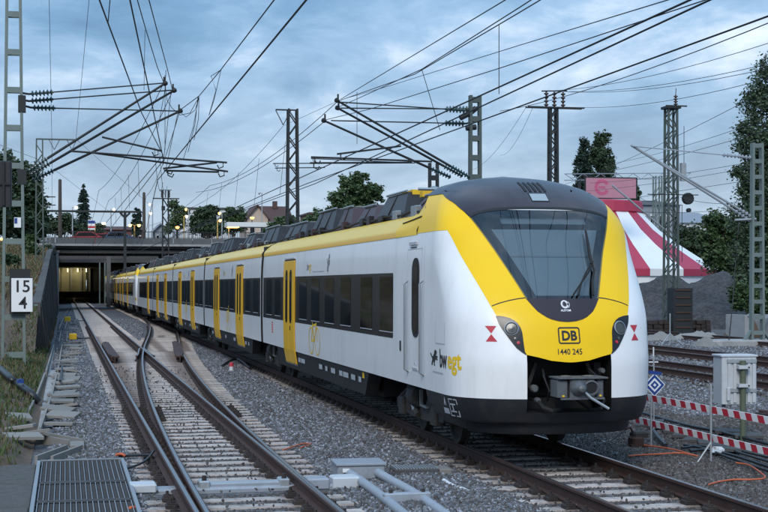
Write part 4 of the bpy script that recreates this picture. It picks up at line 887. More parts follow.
mb = MB(); mb.tube([(.02,-.33,.99),(.10,-.36,.90),(.38,-.38,.72)], .022, 'galvanised', 8); mb.obj('release_handle', cp, 40)
# ---- side helper
def slab(mb, y0, y1, z0, z1, off, m, side=-1, r=0.):
    if r: zl = [z0+r-r*math.cos(PI/2*i/5) for i in range(6)] + [z0+r+(z1-z0-2*r)*i/8 for i in range(1, 8) if z1-z0 > .5] + [z1-r+r*math.sin(PI/2*i/5) for i in range(6)]
    else: zl = zr(z0, z1, max(1, int((z1-z0)/.25)))
    def ins(z):
        if not r: return 0.
        d = z0+r-z if z < z0+r else (z-(z1-r) if z > z1-r else 0)
        return r-math.sqrt(max(0, r*r-d*d))
    k = len(zl); vs = []
    for dx in (off, -.01):
        for z in zl: vs += [(side*(Wd(z)+dx), y0+ins(z), z), (side*(Wd(z)+dx), y1-ins(z), z)]
    fs = [(2*i, 2*i+1, 2*i+3, 2*i+2) for i in range(k-1)]
    for i in range(k-1): fs += [(2*i, 2*i+2, 2*k+2*i+2, 2*k+2*i), (2*i+1, 2*i+3, 2*k+2*i+3, 2*k+2*i+1)]
    fs += [(0, 1, 2*k+1, 2*k), (2*k-2, 2*k-1, 4*k-1, 4*k-2)]
    mb.add(vs, fs, m)
# ---- cab side details (left side faces the camera)
for sd in (-1, 1):
    mb = MB(); slab(mb, 2.43, 2.447, .90, 3.17, .0015, 'print_grey', sd); mb.obj('panel_joint', shell)
mb = MB(); slab(mb, 2.62, 2.635, 1.0, 3.0, .002, 'print_grey'); mb.obj('panel_joint', shell)
# ---- carriages
def side_profile(): return [(Wd(z), z) for z in (.885, 1.2, 1.6, 2.1, 2.6, 2.9, 3.1, 3.18)]
CANT = [(1.447,3.18),(1.447,3.262),(1.42,3.31),(1.35,3.395),(1.22,3.49),(1.07,3.555)]
def carriage(y0, y1, name='carriage', edge0=None):
    mb = MB(); pr = side_profile(); full = [(-a, z) for a, z in pr]
    for sg in (-1, 1):
        P = [(sg*a, z) for a, z in pr]; k = len(P); vs = [(a, y, z) for y in (y0, y1) for a, z in P]
        mb.add(vs, [((i, k+i, k+i+1, i+1) if sg > 0 else (i, i+1, k+i+1, k+i)) for i in range(k-1)], 'white_paint')
    mb.add([(-1.465,y0,.885),(1.465,y0,.885),(1.465,y1,.885),(-1.465,y1,.885)], [(3,2,1,0)], 'black')
    mb.add([(-1.07,y0,3.555),(1.07,y0,3.555),(1.07,y1,3.555),(-1.07,y1,3.555)], [(0,1,2,3)], 'roof_grey')
    ends = [(a, z) for a, z in pr+CANT]; ring = ends+[(-a, z) for a, z in ends[::-1]]; k = len(ring)
    for y in (y0+.01, y1-.01): mb.add([(a, y, z) for a, z in ring], [tuple(range(k))], 'black')
    car = mb.obj(name, TR, 40)
    for sg in (-1, 1):
        mb = MB(); P = [(sg*a, z) for a, z in CANT]; k = len(P); vs = [(a, y, z) for y in (edge0 or y0, y1) for a, z in P]
        mb.add(vs, [((i, k+i, k+i+1, i+1) if sg > 0 else (i, i+1, k+i+1, k+i)) for i in range(k-1)], 'roof_yellow'); mb.m[0] = 1 if mb.mi('door_yellow') else 0; mb.obj('roof_edge', car, 50)
    return car
def band(car, y0, y1):
    for sd in (-1, 1):
        mb = MB(); slab(mb, y0, y1, 1.56, 2.615, .003, 'band_glass', sd, .04); mb.obj('window_band', car)
def window(car, y0, y1):
    mb = MB(); slab(mb, y0, y1, 1.63, 2.56, .007, 'window_glass', -1, .05); mb.obj('window', car)
    mb = MB(); slab(mb, y0, y1, 1.645, 1.66, .010, 'print_grey', -1); mb.obj('window_sill', car)
def door(car, y0, y1):
    mb = MB(); slab(mb, y0-.03, y1+.03, .60, 3.02, .005, 'black', -1, .04); mb.obj('door_seal', car)
    ym = (y0+y1)/2
    for a, b, e in ((y0, ym-.012, 1), (ym+.012, y1, -1)):
        mb = MB(); slab(mb, a, b, .575, 2.99, .022, 'door_yellow', -1, .03); mb.obj('door', car)
        c = (a+b)/2 + e*.10
        mb = MB(); slab(mb, c-.16, c+.16, 1.52, 2.78, .026, 'window_glass', -1, .14); mb.obj('door_window', car)
    mb = MB(); slab(mb, y0, y1, .50, .57, .03, 'roof_metal', -1); mb.obj('door_step', car)
    mb = MB(); slab(mb, ym-.30, ym-.22, 1.36, 1.46, .032, 'print_black', -1, .02); mb.obj('door_button', car)
    mb = MB(); slab(mb, y0+.1, y1-.1, 3.03, 3.06, .03, 'print_grey', -1); mb.obj('door_gutter', car)
def skirt(car, y0, y1, slope0=0., slope1=0.):
    for sd in (-1, 1):
        mb = MB(); x = sd*1.435
        vs = [(x, y0, .885), (x, y1, .885), (x-sd*.03, y1-slope1, .45), (x-sd*.03, y0+slope0, .45), (x-sd*.25, y0, .885), (x-sd*.25, y1, .885), (x-sd*.25, y1-slope1, .45), (x-sd*.25, y0+slope0, .45)]
        mb.add(vs, [(0,1,2,3), (7,6,5,4), (3,2,6,7), (0,3,7,4), (1,5,6,2)], 'dark_skirt'); mb.obj('skirt', car)
    mb = MB(); mb.box((0, (y0+y1)/2, .62), (2.2, y1-y0-.6, .4), 'black'); mb.obj('underframe', car)
def side_text(s, size, y, z, m, par, name='lettering', bold=0., sx=1., align='CENTER'):
    vs, fs = text2d(s, size, bold, sx=sx, align=align); mb = MB(); mb.add([(-(Wd(z+b)+.005), y-a, z+b) for a, b in vs], fs, m); return mb.obj(name, par)
LION = [(0,.02),(.10,.0),(.13,.10),(.20,.22),(.26,.14),(.24,.0),(.36,.0),(.36,.06),(.32,.10),(.36,.26),(.46,.34),(.56,.28),(.64,.34),(.60,.38),(.52,.40),(.64,.46),(.62,.52),(.50,.50),(.46,.56),(.56,.66),(.54,.76),(.44,.82),(.34,.78),(.30,.66),(.24,.56),(.14,.44),(.06,.50),(-.04,.62),(-.12,.60),(-.02,.46),(.06,.36),(.10,.30),(.04,.18)]
def lion(par, y, z, s, m='print_black'):
    mb = MB(); mb.add([(-(Wd(z+b*s)+.005), y-a*s, z+b*s) for a, b in LION], [tuple(range(len(LION)))], m); mb.obj('lion_emblem', par)
def logo(par, y, z, s, c1='print_black'):
    side_text('bw', s, y, z, c1, par, bold=.004, sx=.85, align='LEFT'); side_text('egt', s, y-s*1.10, z, 'print_yellow', par, bold=.006, sx=.85, align='LEFT')
def bike(par, y, z):
    mb = MB()
    def X(a, b, off=.006): return (-(Wd(z+b)+off), y-a, z+b)
    def seg(p, q, t=.022):
        d = Vector((q[0]-p[0], q[1]-p[1])); n = Vector((-d.y, d.x)).normalized()*t
        mb.add([X(p[0]+n.x,p[1]+n.y), X(p[0]-n.x,p[1]-n.y), X(q[0]-n.x,q[1]-n.y), X(q[0]+n.x,q[1]+n.y)], [(0,1,2,3)], 'print_yellow')
    for cx in (-.38, .38):
        n = 24; mb.add([X(cx+r*math.cos(2*PI*i/n), .30+r*math.sin(2*PI*i/n)) for r in (.27, .30) for i in range(n)], [(i, (i+1)%n, n+(i+1)%n, n+i) for i in range(n)], 'print_yellow')
    for p, q in (((-.38,.30),(-.18,.62)),((-.18,.62),(.0,.30)),((0,.30),(-.38,.30)),((0,.30),(.28,.66)),((-.18,.62),(.28,.66)),((.28,.66),(.38,.30)),((.28,.66),(.25,.80)),((.25,.80),(.14,.80)),((-.18,.62),(-.21,.72)),((-.30,.72),(-.12,.72))): seg(p, q)
    mb.obj('bicycle_mark', par)
def marks(car, ys):
    mb = MB()
    for i, y in enumerate(ys):
        wd = .25+.35*((i*37)%5)/5; mb.add([(-1.438+.028*(.72-z)/.27*.4, yy, z) for yy, z in ((y,.76),(y+wd,.76),(y+wd,.66),(y,.66))], [(0,1,2,3)], 'print_grey')
    return mb.obj('stencil_marks', car)
def roof_module(car, y0, y1, h, m, top='roof_grey', hw=1.02, lean=.22):
    lean = lean+random.uniform(-.06, .14); mb = MB(); zb = 3.55; s0, s1 = min(.55, (y1-y0)*.3), min(.25, (y1-y0)*.15)
    b = [(-hw,y0,zb),(hw,y0,zb),(hw,y1,zb),(-hw,y1,zb)]; t = [(-hw+lean,y0+s0,zb+h),(hw-lean,y0+s0,zb+h),(hw-lean,y1-s1,zb+h),(-hw+lean,y1-s1,zb+h)]
    mb.add(b+t, [(0,1,5,4),(2,3,7,6),(1,2,6,5),(3,0,4,7)], m); mb.add(t, [(0,1,2,3)], top)
    n = max(1, int((y1-y0)/1.3))
    for i in range(n):   # ribs on the inclined side
        y = y0+s0+(y1-s1-y0-s0)*(i+.5)/n
        for sg in (-1, 1): mb.bar((sg*(hw-.005), y, zb+.04), (sg*(hw-lean+.004), y, zb+h-.02), .03, .03, 'roof_grey')
    o = mb.obj('roof_module', car)
    mb = MB(); mb.box((0, (y0+s0+y1-s1)/2, zb+h+.012), (2*(hw-lean)-.15, (y1-s1-y0-s0)-.2, .02), 'roof_metal'); mb.obj('roof_lid', car)
    for sg in (-1, 1):
        mb = MB(); mb.tube([(sg*(hw-lean+.02), y0+s0, zb+h+.02), (sg*(hw-lean+.02), y1-s1, zb+h+.02)], .022, 'roof_metal', 6); mb.obj('roof_rail', car)
    for k in range(int((y1-y0)/.9)):
        yy = random.uniform(y0, y1); wd = random.uniform(.12, .4); mb = MB(); mb.cbox((-hw-.02, yy, zb+.08), (.10, wd, random.uniform(.08, .2)), random.choice(['roof_grey', 'roof_maroon', 'roof_metal']), .01); mb.obj('roof_fitting', car)
    mb = MB(); mb.tube([(-hw-.03, y0-.2, zb+.05), (-hw-.04, (y0+y1)/2, zb+.09), (-hw-.03, y1+.2, zb+.05)], .022, 'rubber', 6); mb.obj('roof_cable', car)
    return o
def roof_small(car, y):
    mb = MB(); mb.lathe((-.5,y,3.55),(-.5,y,4.0),[(0,.07),(.05,.04),(.08,.08),(.11,.04),(.14,.08),(.17,.04),(.20,.08),(.25,.03)],'insulator_brown',10); mb.obj('roof_insulator', car)
    mb = MB(); mb.box((.2,y+.1,3.68),(.5,.35,.26),'roof_metal'); mb.tube([(-.5,y,3.82),(-.2,y+.5,3.78),(.2,y+1.2,3.8)],.025,'roof_metal',6); mb.obj('roof_conduit', car)
def bogie(y, name='bogie'):
    mb = MB()
    for sg in (-1, 1):
        x = sg*1.08; pr = [(-1.55,.50),(-1.2,.62),(-.55,.66),(-.4,.50),(.4,.50),(.55,.66),(1.2,.62),(1.55,.50),(1.5,.36),(1.0,.34),(.55,.30),(-.55,.30),(-1.0,.34),(-1.5,.36)]
        k = len(pr); mb.add([(x+dx, y+a, z) for dx in (-.07, .07) for a, z in pr], [tuple(range(k-1,-1,-1)), tuple(range(k,2*k))]+[(i,(i+1)%k,k+(i+1)%k,k+i) for i in range(k)], 'bogie_metal')
    mb.box((0, y, .52), (2.0, .7, .25), 'bogie_metal'); b = mb.obj(name, TR)
    for dy in (-1.05, 1.05):
        for sg in (-1, 1):
            mb = MB(); mb.lathe((sg*.70, y+dy, .41), (sg*1.0, y+dy, .41), [(0,.42),(.03,.435),(.035,.41),(.13,.405),(.135,.34),(.10,.30),(.10,.16),(.15,.14),(.22,.13),(.225,.01)], 'bogie_metal', 28); mb.obj('wheel', b, 35)
            mb = MB(); mb.cbox((sg*1.12, y+dy, .43), (.18, .30, .28), 'bogie_metal', .03); mb.obj('axle_box', b)
            mb = MB(); mb.lathe((sg*1.06, y+dy*.72, .50), (sg*1.06, y+dy*.72, .85), [(i*.04, .085 if i % 2 else .105) for i in range(9)], 'bogie_metal', 12); mb.obj('spring', b, 60)
    for sg in (-1, 1):
        mb = MB(); mb.lathe((sg*1.10, y-.12, .66), (sg*1.10, y+.34, .66), [(0,.05),(.03,.19),(.12,.22),(.34,.22),(.43,.19),(.46,.05)], 'bogie_metal', 14); mb.obj('air_spring', b, 40)
        mb = MB(); mb.tube([(sg*1.17, y+.50, .82), (sg*1.19, y+.16, .50), (sg*1.19, y-.1, .36)], [.04,.055,.045], 'bogie_metal', 8)
        mb.tube([(sg*1.19, y+.26, .60), (sg*1.19, y+.04, .42)], .06, 'brake_metal', 8); mb.obj('damper', b)
        mb = MB(); mb.bar((sg*1.2, y-.35, .78), (sg*1.2, y-.35, .52), .03, .05, 'brake_metal'); mb.bar((sg*1.2, y-.35, .54), (sg*1.2, y-.75, .53), .05, .03, 'brake_metal'); mb.obj('foot_step', b)
        mb = MB(); mb.tube([(sg*1.15, y+.62, .40), (sg*1.15, y+.62, .80)], .05, 'bogie_metal', 8); mb.tube([(sg*1.14, y+1.4, .5), (sg*1.14, y+.7, .74)], .035, 'bogie_metal', 6); mb.obj('suspension_link', b)
    return b
# end car
L1 = 20.05
c1 = carriage(3.0, L1, edge0=4.395)
band(c1, 4.46, L1-.12)
for y in (4.45, 6.05, 7.95, 9.65, 11.30, 12.90): window(c1, y+.02, y+1.0)
window(c1, 16.85, 17.75); window(c1, 18.35, 19.3)
door(c1, 14.58, 16.22)
skirt(c1, 6.55, 17.7, .45, .35)
marks(c1, [7.2, 7.75, 8.4, 9.0, 9.75, 10.6, 11.2, 13.4, 14.0])
mb = MB(); mb.box((-1.425, 7.05, .80), (.02, .12, .10), 'print_yellow'); mb.obj('yellow_sticker', c1)
lion(c1, 10.45, 2.69, .44, 'print_mid'); side_text('bw', .27, 12.95, 2.74, 'print_mid', c1, align='LEFT', sx=.85); side_text('egt', .27, 12.66, 2.74, 'print_yellow', c1, align='LEFT', sx=.85)
mb = MB(); slab(mb, 10.8, 12.2, 2.70, 2.715, .004, 'print_grey'); mb.obj('text_line', c1)
bike(c1, 11.95, .93)
mb = MB(); [slab(mb, 18.15, 18.32, 1.20+.06*k, 1.245+.06*k, .004, 'print_red') for k in range(5)]; mb.obj('red_mark', c1)
mb = MB(); slab(mb, 3.90, 3.99, 1.38, 1.54, .006, 'print_black', -1, .01); mb.obj('door_lock', c1)
# cab door
mb = MB()
for y in (2.56, 3.50): slab(mb, y, y+.012, .95, 2.97, .002, 'print_grey')
slab(mb, 2.56, 3.51, 2.96, 2.972, .002, 'print_grey'); mb.obj('door_joint', c1)
mb = MB(); slab(mb, 2.72, 3.16, 1.63, 2.83, .012, 'rubber', -1, .19); mb.obj('cab_door_frame', c1)
mb = MB(); slab(mb, 2.78, 3.10, 1.69, 2.77, .016, 'window_glass', -1, .155); mb.obj('cab_door_window', c1)
for y in (2.47, 3.43):
    mb = MB(); x = -1.535; mb.tube([(-1.47,y,1.08),(x,y,1.12),(x,y,2.44),(-1.47,y,2.48)], .018, 'roof_metal', 8); mb.obj('grab_rail', c1, 40)
mb = MB(); slab(mb, 2.82, 3.15, 1.13, 1.165, .012, 'print_grey'); slab(mb, 2.95, 3.0, 1.22, 1.25, .012, 'print_grey'); mb.obj('door_handle', c1)
mb = MB(); slab(mb, 2.9, 3.35, 3.03, 3.075, .03, 'print_grey'); slab(mb, 2.95, 3.3, 2.985, 3.0, .01, 'print_black'); mb.obj('drip_rail', c1)
# nose side print (wraps the rounded corner)
def wrap_y2ph(y, z): 
    b0 = Y0(z)+DD(z)
    if y >= b0: return -(1+(y-b0)/3)
    q = max(0, 1-(y-Y0(z))/DD(z)); return -math.acos(q**(NN(z)/2))*2/PI
def wrap_add(mb, pts, fs, m, off=.005): mb.add([SP(wrap_y2ph(y, z), z, off) for y, z in pts], fs, m)
_ph = [-1.3+.01*i for i in range(80)]; _ar = [0.]
for i in range(79): _ar.append(_ar[-1]+(SP(_ph[i+1], 1.38)-SP(_ph[i], 1.38)).length)
def arc_add(mb, pts, fs, m, s0, off=.005):      # s0: distance along the skin from ph -1.3
    mb.add([SP(interp(_ar, _ph)(s0+a), z, off) for a, z in pts], fs, m)
x0 = interp(_ph, _ar)(-1.045)
for s, m in (('bw', 'print_black'), ('egt', 'print_yellow')):
    vs, fs = text2d(s, .36, .008, align='LEFT', sx=.80); mb = MB(); arc_add(mb, [(a, 1.265+b) for a, b in vs], fs, m, x0); mb.obj('lettering', shell); x0 += max(a for a, b in vs)+.02
mb = MB(); arc_add(mb, [(a*.56, 1.265+b*.28) for a, b in LION], [tuple(range(len(LION)))], 'print_black', interp(_ph, _ar)(-1.20)); mb.obj('lion_emblem', shell)
mb = MB(); wrap_add(mb, [(1.92-.08*i, z) for z in (1.165, 1.185) for i in range(8)], [(i, i+1, 9+i, 8+i) for i in range(7)], 'print_grey'); mb.obj('text_line', shell)
mb = MB(); wrap_add(mb, [(y, z) for z in (1.585, 1.598) for y in (1.75, 1.5, 1.25)], [(0,1,4,3),(1,2,5,4)], 'print_grey'); wrap_add(mb, [(1.75,1.6),(1.75,1.9),(1.742,1.9),(1.742,1.6)], [(0,1,2,3)], 'print_grey'); wrap_add(mb, [(1.27,1.6),(1.27,1.9),(1.262,1.9),(1.262,1.6)], [(0,1,2,3)], 'print_grey'); mb.obj('flap_joint', shell)
vs, fs = text2d('A', .14, .008); mb = MB(); wrap_add(mb, [(1.33-a, .745+b) for a, b in vs], fs, 'print_grey')
for y0, y1, z0, z1 in ((1.44,1.2,.62,.70),(1.17,.92,.83,.845),(1.17,.92,.60,.615),(1.17,1.15,.60,.845),(.94,.92,.60,.845),(1.12,.97,.66,.68),(1.12,.97,.76,.78),(1.06,1.03,.68,.76)):
    wrap_add(mb, [(y0,z0),(y1,z0),(y1,z1),(y0,z1)], [(0,1,2,3)], 'print_grey', .006)
mb.obj('class_mark', apron)
# roof of the end car
mb = MB(); mb.add([(-1.0,3.1,3.56),(-.2,3.1,3.56),(-.2,4.3,3.56),(-1.0,4.3,3.56),(-.9,3.3,3.85),(-.2,3.3,3.85),(-.2,4.2,3.72),(-.9,4.2,3.72)], [(0,1,5,4),(1,2,6,5),(2,3,7,6),(3,0,4,7),(4,5,6,7)], 'roof_grey'); mb.obj('roof_fairing', c1)
NP = [(Wd(z)+.003, BEND(z)-.01, z) for z in (3.18,3.27,3.36,3.46,3.56,3.66,3.78)]; BP = [(1.450,4.4,3.18),(1.450,4.4,3.265),(1.424,4.4,3.313),(1.353,4.4,3.399),(1.222,4.4,3.494),(1.14,4.4,3.53),(1.07,4.4,3.558)]
def shoulder(i, t, o=0.): p, q = Vector(NP[i]), Vector(BP[i]); k = t+.25*t*(1-t); return Vector(((p.x+(q.x-p.x)*k+o), p.y+(q.y-p.y)*t, p.z+(q.z-p.z)*k+o*.6))
for sg in (-1, 1):
    vs = [shoulder(i, j/8) for j in range(9) for i in range(7)]; vs = [(sg*p.x, p.y, p.z) for p in vs]
    mb = MB(); mb.add(vs, [(7*j+i, 7*j+i+1, 7*j+i+8, 7*j+i+7) for j in range(8) for i in range(6)], 'yellow_paint'); mb.obj('roof_shoulder', c1, 60)
mb = MB(); vs = [shoulder(i, t, .006) for t in (.38, .50) for i in (4, 5)]; mb.add([(-p.x, p.y, p.z) for p in vs], [(0,1,3,2)], 'black')
vs = [shoulder(3, j/6*.9, .006) for j in range(7)]; mb.tube([(-p.x, p.y, p.z) for p in vs], .012, 'black', 5); mb.obj('shoulder_slot', c1)
for y0, y1, h, m in ((4.45,5.5,.36,'roof_maroon'),(5.7,8.1,.50,'roof_grey'),(8.2,10.1,.40,'roof_maroon'),(10.3,12.0,.48,'roof_maroon'),(12.4,15.4,.55,'roof_grey'),(16.1,19.6,.42,'roof_grey')): roof_module(c1, y0, y1, h, m)
roof_small(c1, 5.72); roof_small(c1, 10.34); roof_small(c1, 15.7)
mb = MB(); mb.box((-.55, 6.6, 4.02), (.36, .8, .14), 'yellow_box'); mb.box((-.55, 5.9, 3.99), (.2, .2, .1), 'yellow_box'); mb.obj('warning_cover', c1)
mb = MB(); [mb.tube([(x,4.7,3.92),(x+.1,6.6,4.16),(x,7.6,4.0)],.03,'roof_metal',6) for x in (-.35,.35)]; mb.tube([(-.8,5.5,4.05),(.8,5.5,4.05)],.03,'roof_metal',6); mb.obj('folded_pantograph', c1)
mb = MB(); mb.box((0, 3.6, .62), (1.15, 5.4, .46), 'black'); mb.box((0, 1.75, .60), (2.3, 1.5, .40), 'black'); mb.obj('under_cab_light_block', TR)  # black boxes added beneath the cab to block light from the track below
# middle car
LM = 16.4; m0 = L1+.2
c2 = carriage(m0+.2, m0+LM-.2)
band(c2, m0+.3, m0+LM-.3)
for y in (.75, 2.5, 6.6, 8.1, 9.5, 13.4, 14.9): window(c2, m0+y, m0+y+1.0)
door(c2, m0+4.2, m0+5.9); door(c2, m0+10.9, m0+12.6)
skirt(c2, m0+2.2, m0+LM-2.2, .35, .35); marks(c2, [m0+3, m0+3.6, m0+6.4, m0+9, m0+13.2])
side_text('bw', .27, m0+9.6, 2.74, 'print_mid', c2, align='LEFT', sx=.85); side_text('egt', .27, m0+9.31, 2.74, 'print_yellow', c2, align='LEFT', sx=.85); lion(c2, m0+7.2, 2.69, .44, 'print_mid'); bike(c2, m0+8.2, .93)
for y0, y1, h, m in ((.6,4.2,.52,'roof_grey'),(4.6,5.8,.25,'roof_maroon'),(6.2,9.0,.50,'roof_grey'),(9.9,11.0,.25,'roof_maroon'),(11.6,15.7,.54,'roof_grey')): roof_module(c2, m0+y0, m0+y1, h, m)
roof_small(c2, m0+5.3); roof_small(c2, m0+11.3)
def gangway(y):
    mb = MB(); mb.box((0, y, 2.2), (2.78, .44, 2.5), 'rubber'); mb.box((0, y, 3.47), (2.3, .44, .12), 'rubber'); return mb.obj('gangway', TR)
gangway(L1+.2); bogie(4.05); bogie(L1+.2)
for k in (1, 2):
    c = copy_tree(c2); c.location.y = LM*k
for k in (1, 2, 3):
    y = L1+.2+LM*k; gangway(y)
    b = copy_tree([o for o in kids(TR) if o.name.startswith('bogie')][1]); b.location.y = LM*k
# rear end car and its cab: the front end turned round
TL = 2*(L1+.2)+3*LM
skip = ('passenger', 'gangway', 'carriage.001', 'carriage.002', 'carriage.003')
for o in list(kids(TR)):
    if o.name.startswith(('gangway', 'lettering')) or o is c2 or o.data is c2.data: continue
    if o.name.startswith('bogie') and o.location.y != 0: continue
    if o.name.startswith('bogie.001'): continue
    c = copy_tree(o); c.rotation_euler = (0, 0, PI); c.location = (0, TL, 0)
# the rear car shows its left side too: doors and windows on its other flank
rear = [o for o in kids(TR) if o.data is c1.data and o is not c1][0]
for y in (1.0, 2.6, 6.9, 8.5, 10.2, 12.0, 14.0): 
    mb = MB(); slab(mb, TL-L1+y, TL-L1+y+1.0, 1.63, 2.56, .007, 'window_glass', -1, .05); mb.obj('window', TR)
for y0 in (TL-L1+3.9,):
    mb = MB(); slab(mb, y0, y0+1.66, .575, 2.99, .022, 'door_yellow', -1, .03); d = mb.obj('door', TR)
    for c in (.41, 1.25):
        mb = MB(); slab(mb, y0+c-.13, y0+c+.13, 1.52, 2.78, .026, 'window_glass', -1, .12); mb.obj('door_window', d)
train2 = copy_tree(train); train2.location = (6.65, 18.0+TL+.5, 0)
train2['label'] = 'second white and yellow train coupled behind the first, going under the road bridge'
train['group'] = train2['group'] = 'coupled passenger trains'
# ================================================================== TOWN BEYOND THE BRIDGE
ST = 6.7
def lamp(label, x, ytop, u, lm, pm='mast_dark', rad=.22, double=False, zb=ST-.2, heads=None, pr=.07):
    a = PU(x, 235, u); a.z = zb; h = PU(x, ytop, u).z-zb; t = thing('street_lamp', label, 'street lamp', a, 'street lamps')
    part(lambda q: q.tube([(0,0,0),(0,0,h)], [pr*1.2, pr*.8], pm, 8), 'post', t)
    for dx in ((-.5,.5) if double else (heads or (.35,))):
        part(lambda q: q.tube([(0,0,h-.05),(dx*.7,0,h+.05),(dx,0,h+.02)], .04, pm, 6), 'arm', t)
        part(lambda q: q.lathe((dx,0,h+.08),(dx,0,h-.4),[(0,rad*.25),(.04,rad*.72),(.08,rad*.75),(.26,rad*.5),(.30,.03)], lm, 10), 'lamp_head', t)
    return t
lamp('street lamp with a white lit head and pale post beside the conifer', 72.5, 207, 165, 'lamp_white', 'galvanised', .26, heads=(.4,))
lamp('tall street lamp with a small pale light above the red roofs', 111, 209, 176, 'lamp_white', 'galvanised', .22, heads=(.35,))
lamp('orange double lamp on a reddish post over the bridge railing', 134.5, 225, 166, 'lamp_warm', 'post_yellow', .27, double=True)
lamp('yellow post with an orange light beside the round-topped sign board', 95, 224, 162, 'lamp_orange', 'post_yellow', .24, heads=(-.2,))
lamp('low white glowing lamp between the sign board and the T-shaped gantry post', 103.5, 223, 178, 'lamp_white', 'mast_dark', .36, heads=(.05,))
lamp('tall thin street lamp just right of the brown pole on the bridge', 152.5, 204, 180, 'lamp_white', 'galvanised', .20, heads=(-.35,))
lamp('shorter pale street lamp right of the brown pole on the bridge', 148.5, 213, 172, 'lamp_white', 'galvanised', .22, heads=(.25,))
lamp('orange street lamp right of the far insulator mast', 177, 227, 170, 'lamp_orange', 'mast_dark', .32, heads=(.05,))
lamp('pale street lamp with a greenish light in front of the loose tree', 184, 216, 168, 'lamp_white', 'post_yellow', .22, heads=(.3,))
lamp('thin street lamp post at the left edge of the white building', 188.5, 209, 172, 'lamp_warm', 'galvanised', .18, heads=(-.3,))
lamp('yellow lamp post standing left of the white canopy', 217.5, 220, 160, 'lamp_warm', 'post_yellow', .24, heads=(.28,))
lamp('taller street lamp just left of the white canopy', 222, 213, 164, 'lamp_warm', 'galvanised', .22, heads=(-.3,))
lamp('large orange lamp glowing before the gable of the brown-roofed house', 252, 217.5, 190, 'lamp_orange', 'mast_dark', .40, heads=(.02,))
lamp('small yellow lamp right of the brown-roofed house', 285, 219.5, 185, 'lamp_warm', 'mast_dark', .26, heads=(.02,))
lamp('tall grey unlit street lamp behind the brown-roofed house', 262, 193, 178, 'galvanised', 'galvanised', .18, heads=(-.35,))
lamp('grey unlit street lamp in front of the round tree behind the train', 353.5, 172, 135, 'galvanised', 'galvanised', .16, heads=(-.35,), zb=-.2)
lamp('orange lamp low at the left edge of the picture', 1, 239, 120, 'lamp_orange', 'mast_dark', .25, zb=5.2, heads=(.02,))
a = PU(91.5, 235, 160); a.z = ST; sg = thing('sign_board', 'white, blue and red sign board on the bridge in front of the conifer', 'sign', a)
part(lambda q: q.box((0,0,2.35),(.75,.08,1.1),'print_white'), 'board', sg); part(lambda q: (q.box((0,-.05,2.65),(.74,.03,.30),'print_blue'), q.box((0,-.05,2.1),(.74,.03,.22),'print_red')), 'print', sg); part(lambda q: [q.tube([(s*.3,0,-.1),(s*.3,0,1.85)],.04,'mast_dark',6) for s in (-1,1)], 'post', sg)
cn = PU(246, 227, 172); cn.z = ST; sh = thing('shelter_canopy', 'long white canopy roof with lights beneath it, before the brown-roofed house', 'canopy', cn)
zt = PU(246, 222.5, 172).z-ST; part(lambda q: q.box((0,0,zt-.3),(4.9,3,.55),'canopy_white'), 'roof', sh); part(lambda q: q.box((-1.6,-.1,zt-.61),(1.3,2.0,.06),'lamp_warm'), 'light_strip', sh); part(lambda q: [q.box((x,.8,(zt-.5)/2),(.14,.14,zt-.6),'galvanised') for x in (-2,0,2)], 'post', sh)
def building(label, x0, x1, ybot, yeave, yridge, u, depth, wallm, roofm, gable=False, flat=False, cols=4, rows=2, zb=None, cat='house', name='house'):
    zb = ST-.2 if zb is None else zb
    X0, X1 = PU(x0, ybot, u).x, PU(x1, ybot, u).x; ze, zr_ = PU(x0, yeave, u).z-zb, PU(x0, yridge, u).z-zb; w = X1-X0
    t = thing(name, label, cat, ((X0+X1)/2, u, zb)); h = w/2
    part(lambda q: q.box((0, depth/2, ze/2), (w, depth, ze), wallm), 'wall', t)
    if flat: part(lambda q: q.box((0, depth/2, ze+.15), (w+.4, depth+.4, .3), roofm), 'roof', t)
    elif gable:
        part(lambda q: q.add([(-h,.0,ze),(h,.0,ze),(0,.0,zr_),(-h,depth,ze),(h,depth,ze),(0,depth,zr_)], [(0,1,2),(5,4,3)], wallm), 'gable', t)
        part(lambda q: q.add([(-h-.4,-.4,ze-.3),(0,-.4,zr_+.12),(0,depth+.4,zr_+.12),(-h-.4,depth+.4,ze-.3),(h+.4,-.4,ze-.3),(h+.4,depth+.4,ze-.3),(-h-.4,-.4,ze-.5),(h+.4,-.4,ze-.5),(0,-.4,zr_-.12)], [(0,1,2,3),(4,5,2,1),(0,6,8,1),(1,8,7,4)], roofm), 'roof', t)
    else:
        part(lambda q: q.add([(-h-.4,-.4,ze-.1),(h+.4,-.4,ze-.1),(h+.4,depth/2,zr_),(-h-.4,depth/2,zr_),(h+.4,depth+.4,ze-.1),(-h-.4,depth+.4,ze-.1)], [(0,1,2,3),(2,4,5,3),(0,3,5),(1,4,2)], roofm), 'roof', t)
    for r in range(rows):
        for c in range(cols):
            x = -h+w*(c+.5)/cols; z = ze*(r+.55)/rows
            f = part(lambda q: q.box((x,-.02,z),(min(1.3,w/cols*.5),.1,ze/rows*.5),'render_white'), 'window', t); part(lambda q: q.box((x,-.08,z),(min(1.1,w/cols*.42),.03,ze/rows*.42),'window_glass'), 'pane', f)
    return t
hs = building('cream gabled house with a steep brown tiled roof, left of the lattice mast', 247, 268, 230, 218, 205, 215, 9, 'render_cream', 'roof_tile', gable=True, cols=2, rows=1)
hX = PU(268, 230, 219).x-hs.location.x; w2 = PU(292, 230, 219).x-PU(268, 230, 219).x
